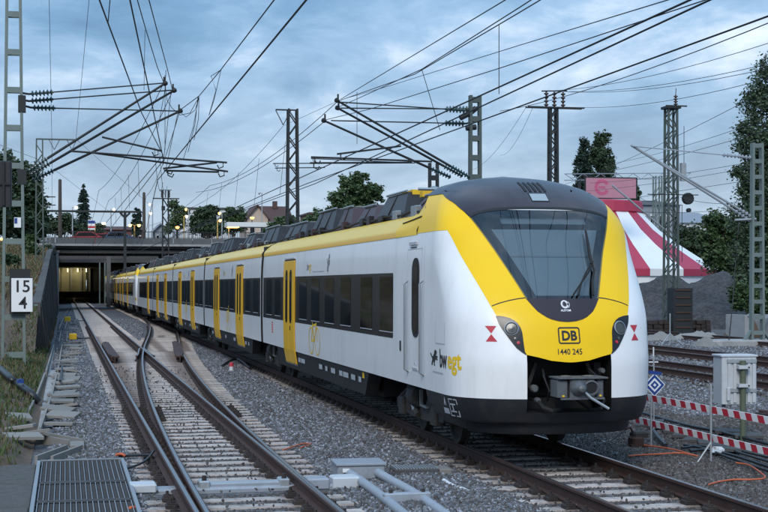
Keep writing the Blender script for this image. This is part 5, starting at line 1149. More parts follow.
part(lambda q: q.add([(0-1.6,3.9,7.0+2),(w2,3.9,7.0+2),(w2,3.9,4.0),(0-1.6,3.9,4.0),(hX-1.6,7.5,PU(268,206,222).z-hs.location.z),(hX+w2,7.5,PU(268,206,222).z-hs.location.z),(hX+w2+.3,3.4,PU(268,222,219).z-hs.location.z),(hX-1.6,3.4,PU(268,222,219).z-hs.location.z)], [(7,6,5,4)], 'roof_tile'), 'side_roof', hs)
part(lambda q: q.box((hX+w2/2, 7, 2.2), (w2, 6.5, 4.4), 'render_cream'), 'side_wing', hs); part(lambda q: q.box((hX+1.5, 7, PU(268,205,222).z-hs.location.z), (.7,.7,1.2), 'roof_tile'), 'chimney', hs)
building('white flat-roofed building behind the dark trees on the bridge', 180, 226, 236, 209, 206, 235, 14, 'render_white', 'concrete_dark', flat=True, cols=6, rows=2, cat='building', name='flat_building')
building('low red-brown row of houses behind the gantry beam', 104, 143, 236, 229, 225, 225, 10, 'render_red', 'roof_tile', cols=6, rows=1)
building('house with a small dark pointed roof beside the insulator mast', 155, 166, 236, 229, 223.5, 205, 8, 'render_grey', 'render_grey', gable=True, cols=2, rows=1)
building('grey hall with a low roof behind the striped tent', 640, 680, 290, 204, 196, 190, 20, 'render_grey', 'concrete_dark', cols=5, rows=2, zb=-.2, cat='building', name='hall_building')
building('pale low building between the broad lattice mast and the tall tree', 676, 722, 290, 222, 209, 215, 20, 'render_white', 'render_grey', cols=5, rows=2, zb=-.2, cat='building', name='low_building')
building('dark red building with a flat roof far behind the trees left of the train roof', 310, 336, 240, 214, 212, 230, 10, 'render_red', 'roof_tile', flat=True, cols=3, rows=2)
def car(label, x, u, m, z=ST):
    a = PU(x, 235, u); a.z = z; t = thing('parked_car', label, 'car', a, 'cars on the bridge')
    pr = [(-2.1,.3),(-2.1,.75),(-1.3,.9),(-.8,1.4),(.7,1.42),(1.4,.95),(2.1,.8),(2.1,.3)]; k = len(pr)
    part(lambda q: q.add([(a_, s*.8, z_) for s in (-1,1) for a_, z_ in pr], [tuple(range(k)), tuple(range(2*k-1,k-1,-1))]+[(i,k+i,k+(i+1)%k,(i+1)%k) for i in range(k)], m), 'body', t)
    part(lambda q: q.add([(-1.15,-.81,.92),(1.2,-.81,.95),(.62,-.81,1.34),(-.72,-.81,1.33)], [(0,1,2,3)], 'window_glass'), 'window', t)
    for x_ in (-1.3, 1.3): part(lambda q: q.lathe((x_,-.85,.32),(x_,-.6,.32),[(0,.2),(.02,.32),(.24,.32)],'rubber',12), 'wheel', t)
    return t
car('red car on the bridge right of the sign board', 86, 156, 'car_red'); car('dark blue car on the bridge beside the T-shaped post', 117, 156, 'car_blue'); car('second red car on the bridge, just left of the T-shaped post', 104, 161, 'car_red')
# hand rail on the bank
a, b = PU(-30, 244, 100), PU(50, 236, 149); hr = thing('handrail', 'grey metal handrail climbing the bank to the left end of the bridge', 'railing', a)
d = b-a; n = 14
for i in range(n+1): part(lambda q: q.box(d*(i/n)+Vector((0,0,-.55)), (.07,.07,1.3), 'galvanised'), 'post', hr)
for z in (0, -.45): part(lambda q: q.bar(Vector((0,0,z)), d+Vector((0,0,z)), .06, .06, 'galvanised'), 'rail', hr)
# ================================================================== TREES
def leafmesh(name, clumps, n, size, m, shell=.55, flat=.5):
    vol = np.array([c[1][0]*c[1][1]*c[1][2] for c in clumps])**.75; cnt = RNG.multinomial(n, vol/vol.sum()); C = []
    for (c, r), k in zip(clumps, cnt):
        ns = max(10, int(k/55)); v = RNG.normal(size=(ns, 3)); v /= np.linalg.norm(v, axis=1)[:, None]; v *= (RNG.random(ns)**.38*RNG.uniform(.8, 1.12, ns))[:, None]
        idx = RNG.integers(0, ns, k); sd = RNG.uniform(.10, .21, ns)[idx][:, None]
        C.append(np.array(c)+(v[idx]+RNG.normal(size=(k, 3))*sd*np.array([1.15, 1.15, .75]))*np.array(r))
    C = np.vstack(C); k = len(C); a = RNG.normal(size=(k, 3)); a[:, 2] *= flat; a /= np.linalg.norm(a, axis=1)[:, None]; b = np.cross(a, RNG.normal(size=(k, 3))); b /= np.linalg.norm(b, axis=1)[:, None]
    s = size*RNG.uniform(.5, 1.3, (k, 1)); V = np.stack([C-a*s, C+b*s*.55, C+a*s, C-b*s*.55], 1).reshape(-1, 3)
    me = bpy.data.meshes.new(name); me.vertices.add(4*k); me.vertices.foreach_set('co', V.astype(np.float32).ravel()); me.loops.add(4*k); me.loops.foreach_set('vertex_index', np.arange(4*k, dtype=np.int32)); me.polygons.add(k); me.polygons.foreach_set('loop_start', np.arange(0, 4*k, 4, dtype=np.int32)); me.polygons.foreach_set('loop_total', np.full(k, 4, dtype=np.int32)); me.materials.append(MAT[m]); me.update(); me.validate(); return me
def tree(label, base, clumps, n, size, m, tr=.2, cat='tree', name='leafy_tree', group=None, th=None):
    t = thing(name, label, cat, base, group); bs = Vector(base); cl = [(tuple(Vector(c)-bs), r) for c, r in clumps]
    th = th if th else max(c[2] for c, r in cl)
    mid = Vector((sum(c[0] for c, r in cl)/len(cl), sum(c[1] for c, r in cl)/len(cl), 0))
    def tk(q):
        q.tube([(0,0,-.3),(mid.x*.3,mid.y*.3,th*.4),(mid.x*.7,mid.y*.7,th*.75),(mid.x,mid.y,th)], [tr*1.25, tr, tr*.6, tr*.2], 'bark', 8)
        for c, r in cl: q.tube([(mid.x*.3,mid.y*.3,min(th*.4,c[2]*.6)), ((c[0]+mid.x*.3)/2,(c[1])/2,c[2]*.75), c], [tr*.5, tr*.3, tr*.1], 'bark', 5)
    part(tk, 'trunk', t); link('crown', leafmesh('crown', cl, int(n*2.1), size*.66, m), t); return t
def C(x, y, u, rx, ry, dep=None): s = u/ray(x)[1]/FPX; return (tuple(PU(x, y, u)), (rx*s, (dep or rx)*s, ry*s))
def tbase(x, y, u, z): p = PU(x, y, u); p.z = z; return p
tree('dense dark tree on the left bank behind the left-edge mast', tbase(28, 240, 128, 5.6), [C(28,185,128,14,22), C(18,205,128,14,20), C(36,212,128,12,20), C(27,226,128,20,16), C(8,175,130,12,24), C(33,172,128,7,10)], 9000, .30, 'leaf_dark', .25)
tree('big dark tree at the left edge behind the signal box', tbase(-14, 240, 120, 5.4), [C(-16,180,120,22,34), C(-4,205,120,16,24), C(-30,215,120,24,26), C(4,226,122,12,14)], 8000, .30, 'leaf_dark', .3)
# conifer
def conifer(label, x, ytop, ybot, u, wpx, n=6500):
    b = tbase(x, ybot, u, ST-.2); h = PU(x, ytop, u).z-b.z; w = wpx*u/ray(x)[1]/FPX/2; t = thing('conifer_tree', label, 'tree', b); part(lambda q: q.tube([(0,0,0),(0,0,h*.97)], [.28,.04], 'bark', 7), 'trunk', t)
    zz = np.sort(RNG.uniform(.12, 1, 64))*h; P = []; F = []
    for z in zz:
        f = 1-z/h; L0 = w*(f**.75)*RNG.uniform(.6, 1.15)+.15
        for k in range(9):
            a = RNG.uniform(0, 2*PI)
            for j in range(12):
                r = L0*(j+.6)/12*RNG.uniform(.85,1.1); c = Vector((math.cos(a)*r, math.sin(a)*r, z-r*.22+RNG.normal(0,.10))); d = Vector(RNG.normal(size=3)); e = Vector((math.cos(a), math.sin(a), -.5)).normalized()*.26; s = d.cross(e).normalized()*.10; i = len(P)
                P += [c-e, c+s, c+e, c-s]; F.append((i,i+1,i+2,i+3))
    me = bpy.data.meshes.new('crown'); me.from_pydata([tuple(p) for p in P], [], F); me.materials.append(MAT['leaf_conifer']); link('crown', me, t); return t
conifer('dark conifer standing alone on the far side of the bridge', 83.5, 186, 236, 225, 32)
tree('low green hedge bushes on the bridge left of the conifer', tbase(62, 236, 175, ST-.2), [C(56,226,175,9,8), C(66,222,175,9,11), C(74,228,175,8,6), C(48,229,175,8,6), C(95,229,180,10,6)], 4500, .26, 'leaf_dark', .1, cat='hedge', name='hedge')
tree('narrow dark evergreen beside the T-shaped gantry post', tbase(137, 236, 185, ST-.2), [C(137,214,185,4,6), C(137,222,185,5,8), C(137,230,185,5,7)], 1500, .26, 'leaf_conifer', .1)
tree('loose pale-leaved tree right of the far insulator mast', tbase(178, 236, 185, ST-.2), [C(174,207,185,7,8), C(181,212,185,7,9), C(177,222,185,9,10), C(171,226,185,7,8)], 2200, .24, 'leaf_light', .14)
tree('bushy dark tree in front of the white flat-roofed building', tbase(208, 238, 180, ST-.2), [C(203,215,180,9,9), C(211,212,180,8,8), C(198,226,180,10,9), C(209,227,180,12,11), C(219,229,180,8,7)], 5000, .27, 'leaf_dark', .2)
tree('dark green tree between the lamps and the brown-roofed house', tbase(233, 236, 195, ST-.2), [C(232,212,195,7,7), C(238,216,195,8,8), C(228,220,195,8,9), C(240,224,195,8,7), C(233,227,195,10,7)], 4000, .27, 'leaf_mid', .2)
tree('green bush to the right of the brown-roofed house', tbase(283, 236, 170, ST-.2), [C(280,226,170,10,9), C(290,222,170,8,9), C(273,230,170,8,7), C(300,229,170,10,8)], 4500, .27, 'leaf_mid', .15, cat='bush', name='bush')
tree('long row of green bushes behind the train roof, left of the round tree', tbase(320, 250, 140, -.2), [C(306,226,140,12,11), C(318,222,140,11,11), C(331,220,140,11,12), C(342,226,140,10,10), C(324,236,140,18,12), C(318,214,142,5,6)], 7000, .25, 'leaf_mid', .2, cat='hedge', name='hedge')
tree('round leafy tree rising above the train roof', tbase(356, 270, 128, -.2), [C(356,186,128,15,11), C(344,198,128,14,12), C(368,196,128,13,10), C(375,190,128,8,6), C(356,208,128,20,12), C(338,208,128,8,9), C(362,176,128,8,6), C(345,184,128,8,7)], 7500, .24, 'leaf_mid', .25)
tree('darker narrow tree left of a pair behind the tent banner', tbase(584, 290, 175, -.2), [C(584,150,175,6,13), C(581,166,175,8,14), C(587,176,175,8,14), C(582,190,175,9,14)], 4500, .30, 'leaf_conifer', .3, group='pair of trees behind the banner')
tree('broader tree right of a pair behind the tent banner', tbase(602, 290, 175, -.2), [C(602,143,175,9,12), C(597,156,175,9,13), C(607,160,175,8,13), C(602,176,175,12,14), C(602,192,175,11,14)], 6000, .30, 'leaf_dark', .3, group='pair of trees behind the banner')
tree('small dark tree behind the right end of the banner', tbase(634, 290, 165, -.2), [C(633,182,165,4,6), C(635,195,165,5,9), C(635,210,165,6,9)], 1500, .27, 'leaf_dark', .2)
tree('tall airy poplar at the right edge of the picture', tbase(776, 330, 72, -.15), [C(783,58,72,17,22), C(770,80,72,16,24), C(760,105,72,19,22), C(785,112,72,22,26), C(752,140,72,20,22), C(778,150,72,26,26), C(748,178,72,18,24), C(770,190,72,30,26), C(752,215,72,24,24), C(785,225,72,30,26), C(758,252,72,26,26), C(780,270,72,30,24), C(800,150,72,24,60), C(748,285,72,18,18)], 30000, .145, 'leaf_poplar', .3)
tree('dark green bushy tree behind the right end of the tent', tbase(690, 320, 118, -.2), [C(676,252,118,16,14), C(690,240,118,15,16), C(702,252,118,16,14), C(686,262,118,22,10)], 6500, .24, 'leaf_dark', .2)
tree('lighter round bushy tree left of the tall poplar', tbase(722, 320, 98, -.2), [C(714,222,98,12,11), C(726,230,98,14,13), C(710,240,98,13,14), C(736,250,98,14,18), C(722,258,98,20,14), C(733,275,98,16,14)], 9000, .22, 'leaf_mid', .2)
tree('low bushes at the foot of the tall poplar beside the gravel heap', tbase(748, 325, 68, -.15), [C(738,296,68,10,14), C(752,300,68,14,16), C(770,302,68,16,16)], 5000, .15, 'leaf_mid', .08, cat='bush', name='bush')
tree('far line of trees behind the tent to the right', tbase(660, 310, 240, -.2), [C(650,232,240,16,8), C(668,236,240,14,9), C(700,236,240,18,9), C(735,236,240,20,10)], 5000, .36, 'leaf_dark', .2, name='tree_row')
tree('leafy bush on the bank right behind the left-edge mast', tbase(30, 270, 95, 3.8), [C(31,245,95,7,12), C(33,256,95,6,9)], 1600, .2, 'leaf_mid', .06, cat='bush', name='bush')
for x, y, u, rx, ry, l in ((27,352,52,7,8,'low green shrub at the foot of the left-edge mast'),(34,366,46,5,6,'small green shrub on the bank beside the trough, below the kilometre board'),(6,335,56,8,10,'dense shrub on the bank behind the lower left-edge mast'),(22,272,88,6,9,'shrub high on the left bank above the kilometre board'),(40,268,98,5,9,'dark shrub overhanging the top of the retaining wall'),(48,250,118,5,7,'dark shrub on top of the retaining wall near the bridge'),(10,262,80,8,8,'rounded shrub on the left bank at the left edge')):
    p = PU(x, y, u); tree(l, Vector((p.x, p.y, p.z-ry*u/FPX-.1)), [C(x,y,u,rx,ry), C(x-rx*.7,y+ry*.4,u,rx*.7,ry*.6), C(x+rx*.7,y+ry*.45,u,rx*.6,ry*.55)], 900, .16 if u < 70 else .2, 'leaf_mid' if u < 70 else 'leaf_dark', .05, cat='shrub', name='shrub', group='shrubs on the left bank')
# ================================================================== TENT, BANNER, HEAPS
tcn_ = PU(597, 290, 113); tz = lambda y: PU(597, y, 113).z+.2; tent = thing('circus_tent', 'large red and white striped circus tent beyond the yard', 'tent', (tcn_.x, 113, -.2))
s_ = 113/ray(597)[1]/FPX; prof = [((44)*s_, tz(213)), (62*s_, tz(231)), (82*s_, tz(246)), (102*s_, tz(259)), (119*s_, tz(270))]; NG = 20
for g in range(NG):
    a0, a1 = 2*PI*(g+.16)/NG, 2*PI*(g+1.16)/NG; m = 'tent_red' if g % 2 == 0 else 'tent_white'
    vs = []; ns = 4
    for r, z in prof:
        for j in range(ns+1): a = a0+(a1-a0)*j/ns; k = 1-.02*math.sin(PI*j/ns)*(r/prof[-1][0]); vs.append((math.cos(a)*r*k, math.sin(a)*r*k, z))
    part(lambda q: q.add(vs, [(i*(ns+1)+j, (i+1)*(ns+1)+j, (i+1)*(ns+1)+j+1, i*(ns+1)+j+1) for i in range(len(prof)-1) for j in range(ns)], m), 'roof_panel', tent, 30)
    r, z = prof[-1]; m2_ = 'tent_red' if g % 2 == 0 else 'tent_white'
    part(lambda q: q.add([(math.cos(a)*r, math.sin(a)*r, zz) for zz in (z, z-.55) for a in (a0, a1)], [(0,1,3,2)], 'tent_red' if g % 2 == 0 or g % 4 == 1 else m2_), 'valance', tent)
    part(lambda q: q.add([(math.cos(a)*r*.985, math.sin(a)*r*.985, zz) for zz in (z-.4, -.3) for a in (a0, a1)], [(0,1,3,2)], 'tent_red' if g == 18 or g == 17 else 'tent_white'), 'wall_panel', tent)
part(lambda q: q.lathe((0,0,tz(214)),(0,0,tz(199)),[(0,44*s_),(.1,46*s_),(.9,45*s_),(1.0,44*s_),(1.25,10*s_),(1.3,.05)],'tent_red',24), 'crown_ring', tent)
bn = PU(611, 188, 104); ban = thing('banner', 'pink banner with a round emblem hung on a truss above the tent', 'banner', bn); bs = 104/ray(611)[1]/FPX
part(lambda q: q.box((0,0,0),(53*bs,.06,20*bs),'banner_pink'), 'cloth', ban)
part(lambda q: (q.add([(-.75+r*bs*math.cos(.5+5.3*i/24), -.04, .05+r*bs*math.sin(.5+5.3*i/24)) for r in (4.6, 8) for i in range(25)], [(i,i+1,26+i,25+i) for i in range(24)], 'banner_red'), q.box((-.75,-.045,.05),(7*bs,.01,2*bs),'banner_red')), 'emblem', ban)
part(lambda q: [q.bar((-28*bs,0,z),(28*bs,0,z),.08,.08,'mast_dark') for z in (-10.4*bs, 10.4*bs)]+[q.bar((s*27.5*bs,0,-10.4*bs),(s*27.5*bs,0,10.4*bs),.08,.08,'mast_dark') for s in (-1,1)], 'frame', ban)
tr0, tr1 = PU(566, 180, 106), PU(692, 178, 124); tru = thing('truss', 'long light metal truss carrying the pink banner', 'truss', tr0)
dd = tr1-tr0; n = 16
for z in (0, .5): part(lambda q: q.bar(Vector((0,.3,z)), dd+Vector((0,.3,z)), .07, .07, 'galvanised'), 'chord', tru)
for i in range(n): part(lambda q: q.bar(dd*(i/n)+Vector((0,.3,0 if i % 2 else .5)), dd*((i+1)/n)+Vector((0,.3,.5 if i % 2 else 0)), .04, .04, 'galvanised'), 'brace', tru)
for f in (.1,): part(lambda q: q.box(dd*f+Vector((0,.3,-tr0.z/2)), (.2,.2,tr0.z), 'mast_dark'), 'post', tru)
hc = PU(690, 300, 84)
def heap(x, y):
    z = 0
    for cx, cy, rx, ry, h in ((PU(668,0,86).x, 86, 5.5, 5.5, 3.5), (PU(722,0,88).x, 88, 6.5, 5.5, 3.75), (PU(694,0,83).x, 83, 5, 5, 2.6), (PU(645,0,88).x, 88, 5, 5, 2.9), (PU(700,0,80).x, 79, 4.5, 3.6, 1.7)):
        d = math.hypot((x-cx)/rx, (y-cy)/ry); z = max(z, h*max(0, 1-d**1.25))
    return -.35+z+(.12*ripple(x*1.7, y*1.6)+.06*ripple(x*5.1,y*4.3))*min(1, z)
hp = grid('gravel_heap', [hc.x-14+.35*i for i in range(82)], [74+.4*i for i in range(55)], heap, 'mound_gravel'); tag(hp, 'dark gravel heap in front of the striped tent', 'gravel heap')
# dark stacks at the foot of the heap
for i, (x, l) in enumerate(((652, 'low dark stack of old sleepers just right of the train cab'), (668, 'dark stack of old sleepers behind the broad lattice mast'), (694, 'dark stack of old sleepers right of the broad lattice mast'))):
    b = PU(x, 320, 72.5); b.z = -.15; t = thing('sleeper_stack', l, 'sleeper stack', b)
    for r in range(3):
        for c in range(4): part(lambda q: q.box((-.45+.3*c+random.uniform(-.02,.02), 0, .12+.22*r), (.25, 1.6+.3*random.random(), .2), 'fastening'), 'sleeper', t)
t = thing('signal_relay_box', 'dark brown grated box standing against the gravel heap by the broad mast', 'box', tbase(680, 322, 71.5, -.15)); part(lambda q: q.box((0,0,1.2),(1.1,.8,2.4),'mast_dark'), 'body', t)
for i in range(6): part(lambda q: q.box((0,-.42,.3+.4*i),(.9,.05,.08),'rail_rust'), 'slat', t)
for x, l in ((738, 'left concrete end block behind the mast near the right edge'), (764, 'right concrete end block behind the mast near the right edge')):
    t = thing('concrete_block', l, 'concrete block', tbase(x, 330, 63, -.1)); part(lambda q: q.prism([(-.15,-1),(.15,-1),(.15,1),(-.15,1)], 0, 1.1, 'concrete'), 'end_wall', t); part(lambda q: q.bar((0,-1,1.1),(.7 if x < 750 else -.7,-1,.95),.12,.12,'galvanised'), 'rail', t)
t = thing('soil_mound', 'low heap of brown earth between the end blocks near the right edge', 'soil heap', tbase(752, 330, 64, -.1)); me = grid('heap_body', [-1.6+.2*i for i in range(17)], [-1+.2*i for i in range(11)], lambda x, y: 1.0*max(0, 1-(x/1.6)**2-(y)**2)-.1, 'soil'); me.parent = t
# pale rubble between the sidings
for x, y, w_, l in ((698, 338, 1.6, 'long pale heap of rubble lying between the sidings'), (660, 339, .9, 'smaller pale heap of rubble near the train cab'), (706, 345, .6, 'small white plastic sheet on the gravel by the sidings')):
    p = PG(x, y, -.1); me = grid('rubble_heap', [-w_+w_*i/9 for i in range(19)], [-.7+.14*i for i in range(11)], lambda a, b: .32*max(0, 1-(a/w_)**2-(b/.7)**2)*(1+.4*ripple(a*4, b*5))-.06, 'concrete_pale'); me.location = p; tag(me, l, 'rubble')
# ================================================================== FOREGROUND OBJECTS
# signal box at the upper left
a = PU(-9, 300, 30); a.z = bank(a.x, 30); sgz = thing('railway_signal', 'black back of a signal screen at the upper left edge', 'signal', a)
z0, z1 = PU(0, 207, 30).z-a.z, PU(0, 161, 30).z-a.z; x1 = PU(11.8, 200, 30).x-a.x
part(lambda q: q.cbox((x1-.55, 0, (z0+z1)/2), (1.1, .22, z1-z0), 'print_black', .03), 'screen', sgz); part(lambda q: (q.bar((x1-.55,-.13,z0+.02),(x1-.55,-.13,z1-.02),.06,.05,'dark_skirt'), q.bar((x1-.16,-.13,z0+.02),(x1-.16,-.13,z1-.02),.04,.05,'dark_skirt'), q.bar((x1-1.08,-.13,(z0+z1)/2),(x1-.02,-.13,(z0+z1)/2),.05,.05,'dark_skirt')), 'stiffener', sgz); part(lambda q: q.box((-.12, .05, z0/2), (.16,.16,z0+.3), 'mast_green'), 'post', sgz)
# kilometre board
k0 = PU(22, 295, U44-.35); kb = thing('kilometre_board', 'white kilometre board reading 15 over 4 on the left-edge mast', 'sign', k0)
part(lambda q: q.cbox((0,0,0),(20*.0306,.03,32.5*.0306),'print_white',.008), 'board', kb)
for s, dx, dz, sz in (('15', 0, .09, .50), ('4', .03, -.40, .50)):
    vs, fs = text2d(s, sz, .006); part(lambda q: q.add([(dx+x, -.020, dz+y) for x, y in vs], fs, 'print_black'), 'numeral', kb)
part(lambda q: q.box((-.06,.12,.10),(.60,.10,1.35),'mast_dark'), 'backing', kb); part(lambda q: [q.bar((-.3,.10,z),(.45,.10,z),.05,.05,'mast_pale') for z in (-.3,.3)], 'bracket', kb)
# gratings
gw = thing('grating_walkway', 'dark steel grating walkway beside the left track at the bottom left', 'walkway', (.2, 15, -.1))
gx0, gx1 = -.365, .80
def gpanel(y0, y1):
    y0 -= 15; y1 -= 15; a, b = gx0-.2+.05, gx1-.2-.05
    def f(q):
        for i in range(18): q.box((a+(b-a)*i/17, (y0+y1)/2, -.01), (.007, y1-y0-.03, .035), 'steel_grey')
        n = int((y1-y0)/.07)
        for j in range(n): q.box(((a+b)/2, y0+.03+(y1-y0-.06)*j/(n-1), -.014), (b-a, .006, .022), 'grating')
        for i in range(17): q.box((a+(b-a)*(i+.5)/17, (y0+y1)/2, -.015), (.004, y1-y0-.04, .02), 'grating')
        for j in (0, 1): q.box(((a+b)/2, (y0+.018, y1-.018)[j], -.008), (b-a+.01, .03, .045), 'grating')
    return part(f, 'grating_panel', gw)
gpanel(18.62, 20.85); gpanel(17.0, 18.58); gpanel(15.2, 16.96); gpanel(13.4, 15.16)
part(lambda q: [q.box((x-.2, 2.1, -.02), (.045, 7.6, .09), 'grating_frame') for x in (gx0, gx1)], 'side_rail', gw); part(lambda q: q.box((0, 5.88, -.02), (gx1-gx0+.04, .04, .09), 'grating_frame'), 'end_rail', gw)
part(lambda q: q.box((.01, 2.1, -.07), (gx1-gx0-.06, 7.6, .02), 'mast_dark'), 'tray', gw); part(lambda q: [q.box((.01, y, -.08), (gx1-gx0-.06, .05, .08), 'dark_skirt') for y in (2.0, 3.6, 5.8)], 'cross_bearer', gw)
sb = thing('concrete_slab', 'dark weathered concrete slab left of the steel grating', 'slab', (-.68, 17, -.12))
for i in range(4): part(lambda q: q.cbox((random.uniform(-.01,.01), -3.2+2.0*i, -.1), (.56, 1.97, .2), 'slab_weathered', .015), 'slab', sb)
# cable trough
ct = thing('cable_trough', 'open grey concrete cable trough zigzagging along the foot of the left bank', 'cable trough', (0, 20, -.2))
def trough(a, b, w=.30, h=.19, lid=False, z=.0):
    a, b = Vector((a[0], a[1]-20, z)), Vector((b[0], b[1]-20, z)); d = (b-a).normalized(); n = Vector((d.y, -d.x, 0))
    def f(q):
        for s in (-1, 1): q.bar(a+n*s*w/2+Vector((0,0,h/2-.1)), b+n*s*w/2+Vector((0,0,h/2-.1)), .045, h, 'concrete_pale')
        q.bar(a+Vector((0,0,-.07)), b+Vector((0,0,-.07)), w-.06, .05, 'concrete')
    return part(f, 'trough_segment', ct)
def g2(x, y, z=-.1): p = PG(x, y, z); return (p.x, p.y)
for (p, q) in (((30,427),(43,396)),((44,394),(51,372)),((52,370),(58,344)),((63,341),(64,331)),((62,328),(66,317)),((66,316),(71,308))): trough(g2(*p), g2(*q), .34)
trough(g2(33,428,-.05), g2(76,436,-.05), .24, .17, z=.02); trough(g2(74,441,-.05), g2(44,452,-.05), .24, .17, z=.02); part(lambda q: q.box((g2(77,438,-.05)[0], g2(77,438,-.05)[1]-20, -.02), (.22,.7,.17), 'concrete_pale'), 'trough_end', ct)
cov = MB(); cov.cbox((0,0,0),(.62,.40,.055),'concrete_pale',.008); cov = cov.mesh('trough_cover')
cov_d = cov.copy(); cov_d.materials.clear(); cov_d.materials.append(MAT['concrete_dark'])
tr_label = 'loose grey concrete cover slab lying in the untidy row beside the cable trough'
for i, (x, y) in enumerate(((60,424),(63,416),(58,411),(65,406),(60,402),(66,397),(62,393),(67,388),(63,384),(68,379),(64,376),(68,372),(65,369),(69,366),(66,363),(70,360),(67,357),(73,355),(71,352),(76,349),(72,347),(78,345),(74,343),(72,338),(69,333),(74,329),(71,325),(75,321),(13,424),(19,437),(30,440),(23,445))):
    p = PG(x, y, -.17); o = link('trough_cover', cov, None, (p.x, p.y, -.165+.02*(i % 3)+(.12 if y > 435 or x < 20 else 0)), label=tr_label if x > 35 else 'grey concrete cover slab on the bank left of the trough, '+{13:'farthest of four',19:'second from back',30:'rightmost of four',23:'nearest of four'}[x], category='cover slab', group='loose trough covers')
    o.rotation_euler = (random.uniform(-.13,.13), random.uniform(-.14,.14), random.uniform(-.35,.35)); s = random.uniform(.85,1.1); o.scale = (s, s*random.uniform(.9,1.3), 1)
def cable(name, label, cat, pts, r, m='black_pipe', group=None, n=8):
    P = [Vector(p) for p in pts]; Q = []
    for i in range(len(P)-1):
        p0, p1, p2, p3 = P[max(i-1,0)], P[i], P[i+1], P[min(i+2,len(P)-1)]
        for k in range(6): t = k/6; Q.append(.5*((2*p1)+(p2-p0)*t+(2*p0-5*p1+4*p2-p3)*t*t+(3*p1-p0-3*p2+p3)*t**3))
    Q.append(P[-1]); mb = MB(); mb.tube(Q, r, m, n); return tag(mb.obj(name, None, 60), label, cat, group)
def onb(x, y, lift=.08):      # point on the bank under a photo pixel
    p = PG(x, y, 0)
    for _ in range(12): p = PG(x, y, hb(p.x, p.y))
    p.z += lift; return p
cable('black_pipe', 'thick black pipe running down the left bank into the cable trough', 'pipe', [onb(-14,360,.1), onb(0,374,.12), onb(10,384,.14), onb(17,390,.15), onb(28,398,.15), onb(39,405,.06)], .085)
t = thing('blue_clip', 'small blue clip on the black pipe on the left bank', 'clip', onb(20.5, 392, .24)); part(lambda q: q.box((0,0,0),(.14,.12,.08),'print_blue'), 'clip_body', t); part(lambda q: q.box((0,0,.045),(.05,.14,.02),'print_blue'), 'clip_tab', t)
cable('black_pipe', 'short black hose lying across the concrete cover slabs', 'pipe', [PG(62,366,-.06), PG(61.5,372,-.06), PG(60,381,-.06)], .03)
for i, (x, y, s, l) in enumerate(((73,336.5,.36,'nearer yellow trackside box left of the left track'), (67.5,318.5,.44,'farther yellow trackside box left of the left track, towards the bridge'))):
    t = thing('trackside_box', l, 'box', PG(x, y+3.5, -.2)); part(lambda q: q.cbox((0,0,s*.45),(s,s*.8,s*.8),'yellow_box',.03), 'housing', t); part(lambda q: q.box((0,0,s*.02),(s*1.15,s,.06),'dark_skirt'), 'base', t)
    c = PG(x, y+3.5, -.2); cable('trackside_cable', 'dark cable from the %s yellow box to the left track' % ('nearer' if i == 0 else 'farther'), 'cable', [c+Vector((s*.4,0,.1)), c+Vector((.6,.05,.05)), Vector((LCX-1.2, c.y+.1, -.12)), Vector((LCX-.85, c.y+.1, -.12))], .03)
# point drive sleeper and boxes between the tracks
ps = thing('steel_sleeper', 'grey hollow steel sleeper with rods crossing under the left track in the foreground', 'steel sleeper', (LCX, 18.2, -.19))
xa, xb = PG(125,475,-.15).x-LCX, PG(338,472,-.15).x-LCX
part(lambda q: q.cbox(((xa+xb)/2, 0, -.02), (xb-xa, .30, .14), 'steel_grey', .03), 'sleeper_body', ps); part(lambda q: q.cbox((xa+.16, -.02, .07), (.34,.34,.10), 'cabinet_grey', .02), 'end_cover', ps)
part(lambda q: (q.cbox((.10,0,.06),(.95,.20,.08),'steel_grey',.02), q.lathe((-.45,0,.07),(.6,0,.07),[(0,.035),(1.05,.035)],'galvanised',10)), 'lock_rod', ps)
for x in (-.40, .62): part(lambda q: (q.cbox((x,0,.075),(.14,.26,.11),'galvanised',.015), q.lathe((x,-.05,.13),(x,-.05,.19),[(0,.035),(.06,.03)],'fastening',6)), 'bracket', ps)
part(lambda q: q.cbox((1.05,-.02,.06),(.30,.30,.13),'steel_grey',.02), 'rod_cover', ps); part(lambda q: q.cbox((1.42,-.02,.06),(.36,.32,.15),'cabinet_grey',.02), 'rod_cover', ps)
for x in (-.7525, .7525, .92):
    part(lambda q: q.box((x,0,.01),(.34,.22,.05),'fastening'), 'base_plate', ps)
p = PG(362, 481, -.2); bx = thing('point_machine_box', 'grey metal point machine box between the tracks with two pipes leading to it', 'machine box', (p.x, p.y+.25, -.22), rz=-.05)
part(lambda q: q.cbox((0,0,.11),(.64,.56,.24),'steel_grey',.015), 'housing', bx); part(lambda q: q.cbox((0,0,.245),(.68,.60,.03),'steel_grey',.008), 'lid', bx); part(lambda q: q.box((-.21,-.305,.17),(.09,.006,.05),'print_white'), 'label_plate', bx)
def pipe(label, pts, r): return cable('grey_pipe', label, 'pipe', pts, r, 'steel_grey', 'grey cable pipes', 12)
P1 = [PG(350,474,-.08), PG(362,482,-.12), PG(381,496,-.14), PG(403,514,-.16), PG(440,545,-.18)]; P2 = [PG(378,473,-.08), PG(392,481,-.12), PG(415,494,-.14), PG(443,513,-.16), PG(480,540,-.18)]
pipe('left one of two grey cable pipes leaving the point machine box towards the camera', P1, .06); pipe('right one of two grey cable pipes leaving the point machine box towards the camera', P2, .06)
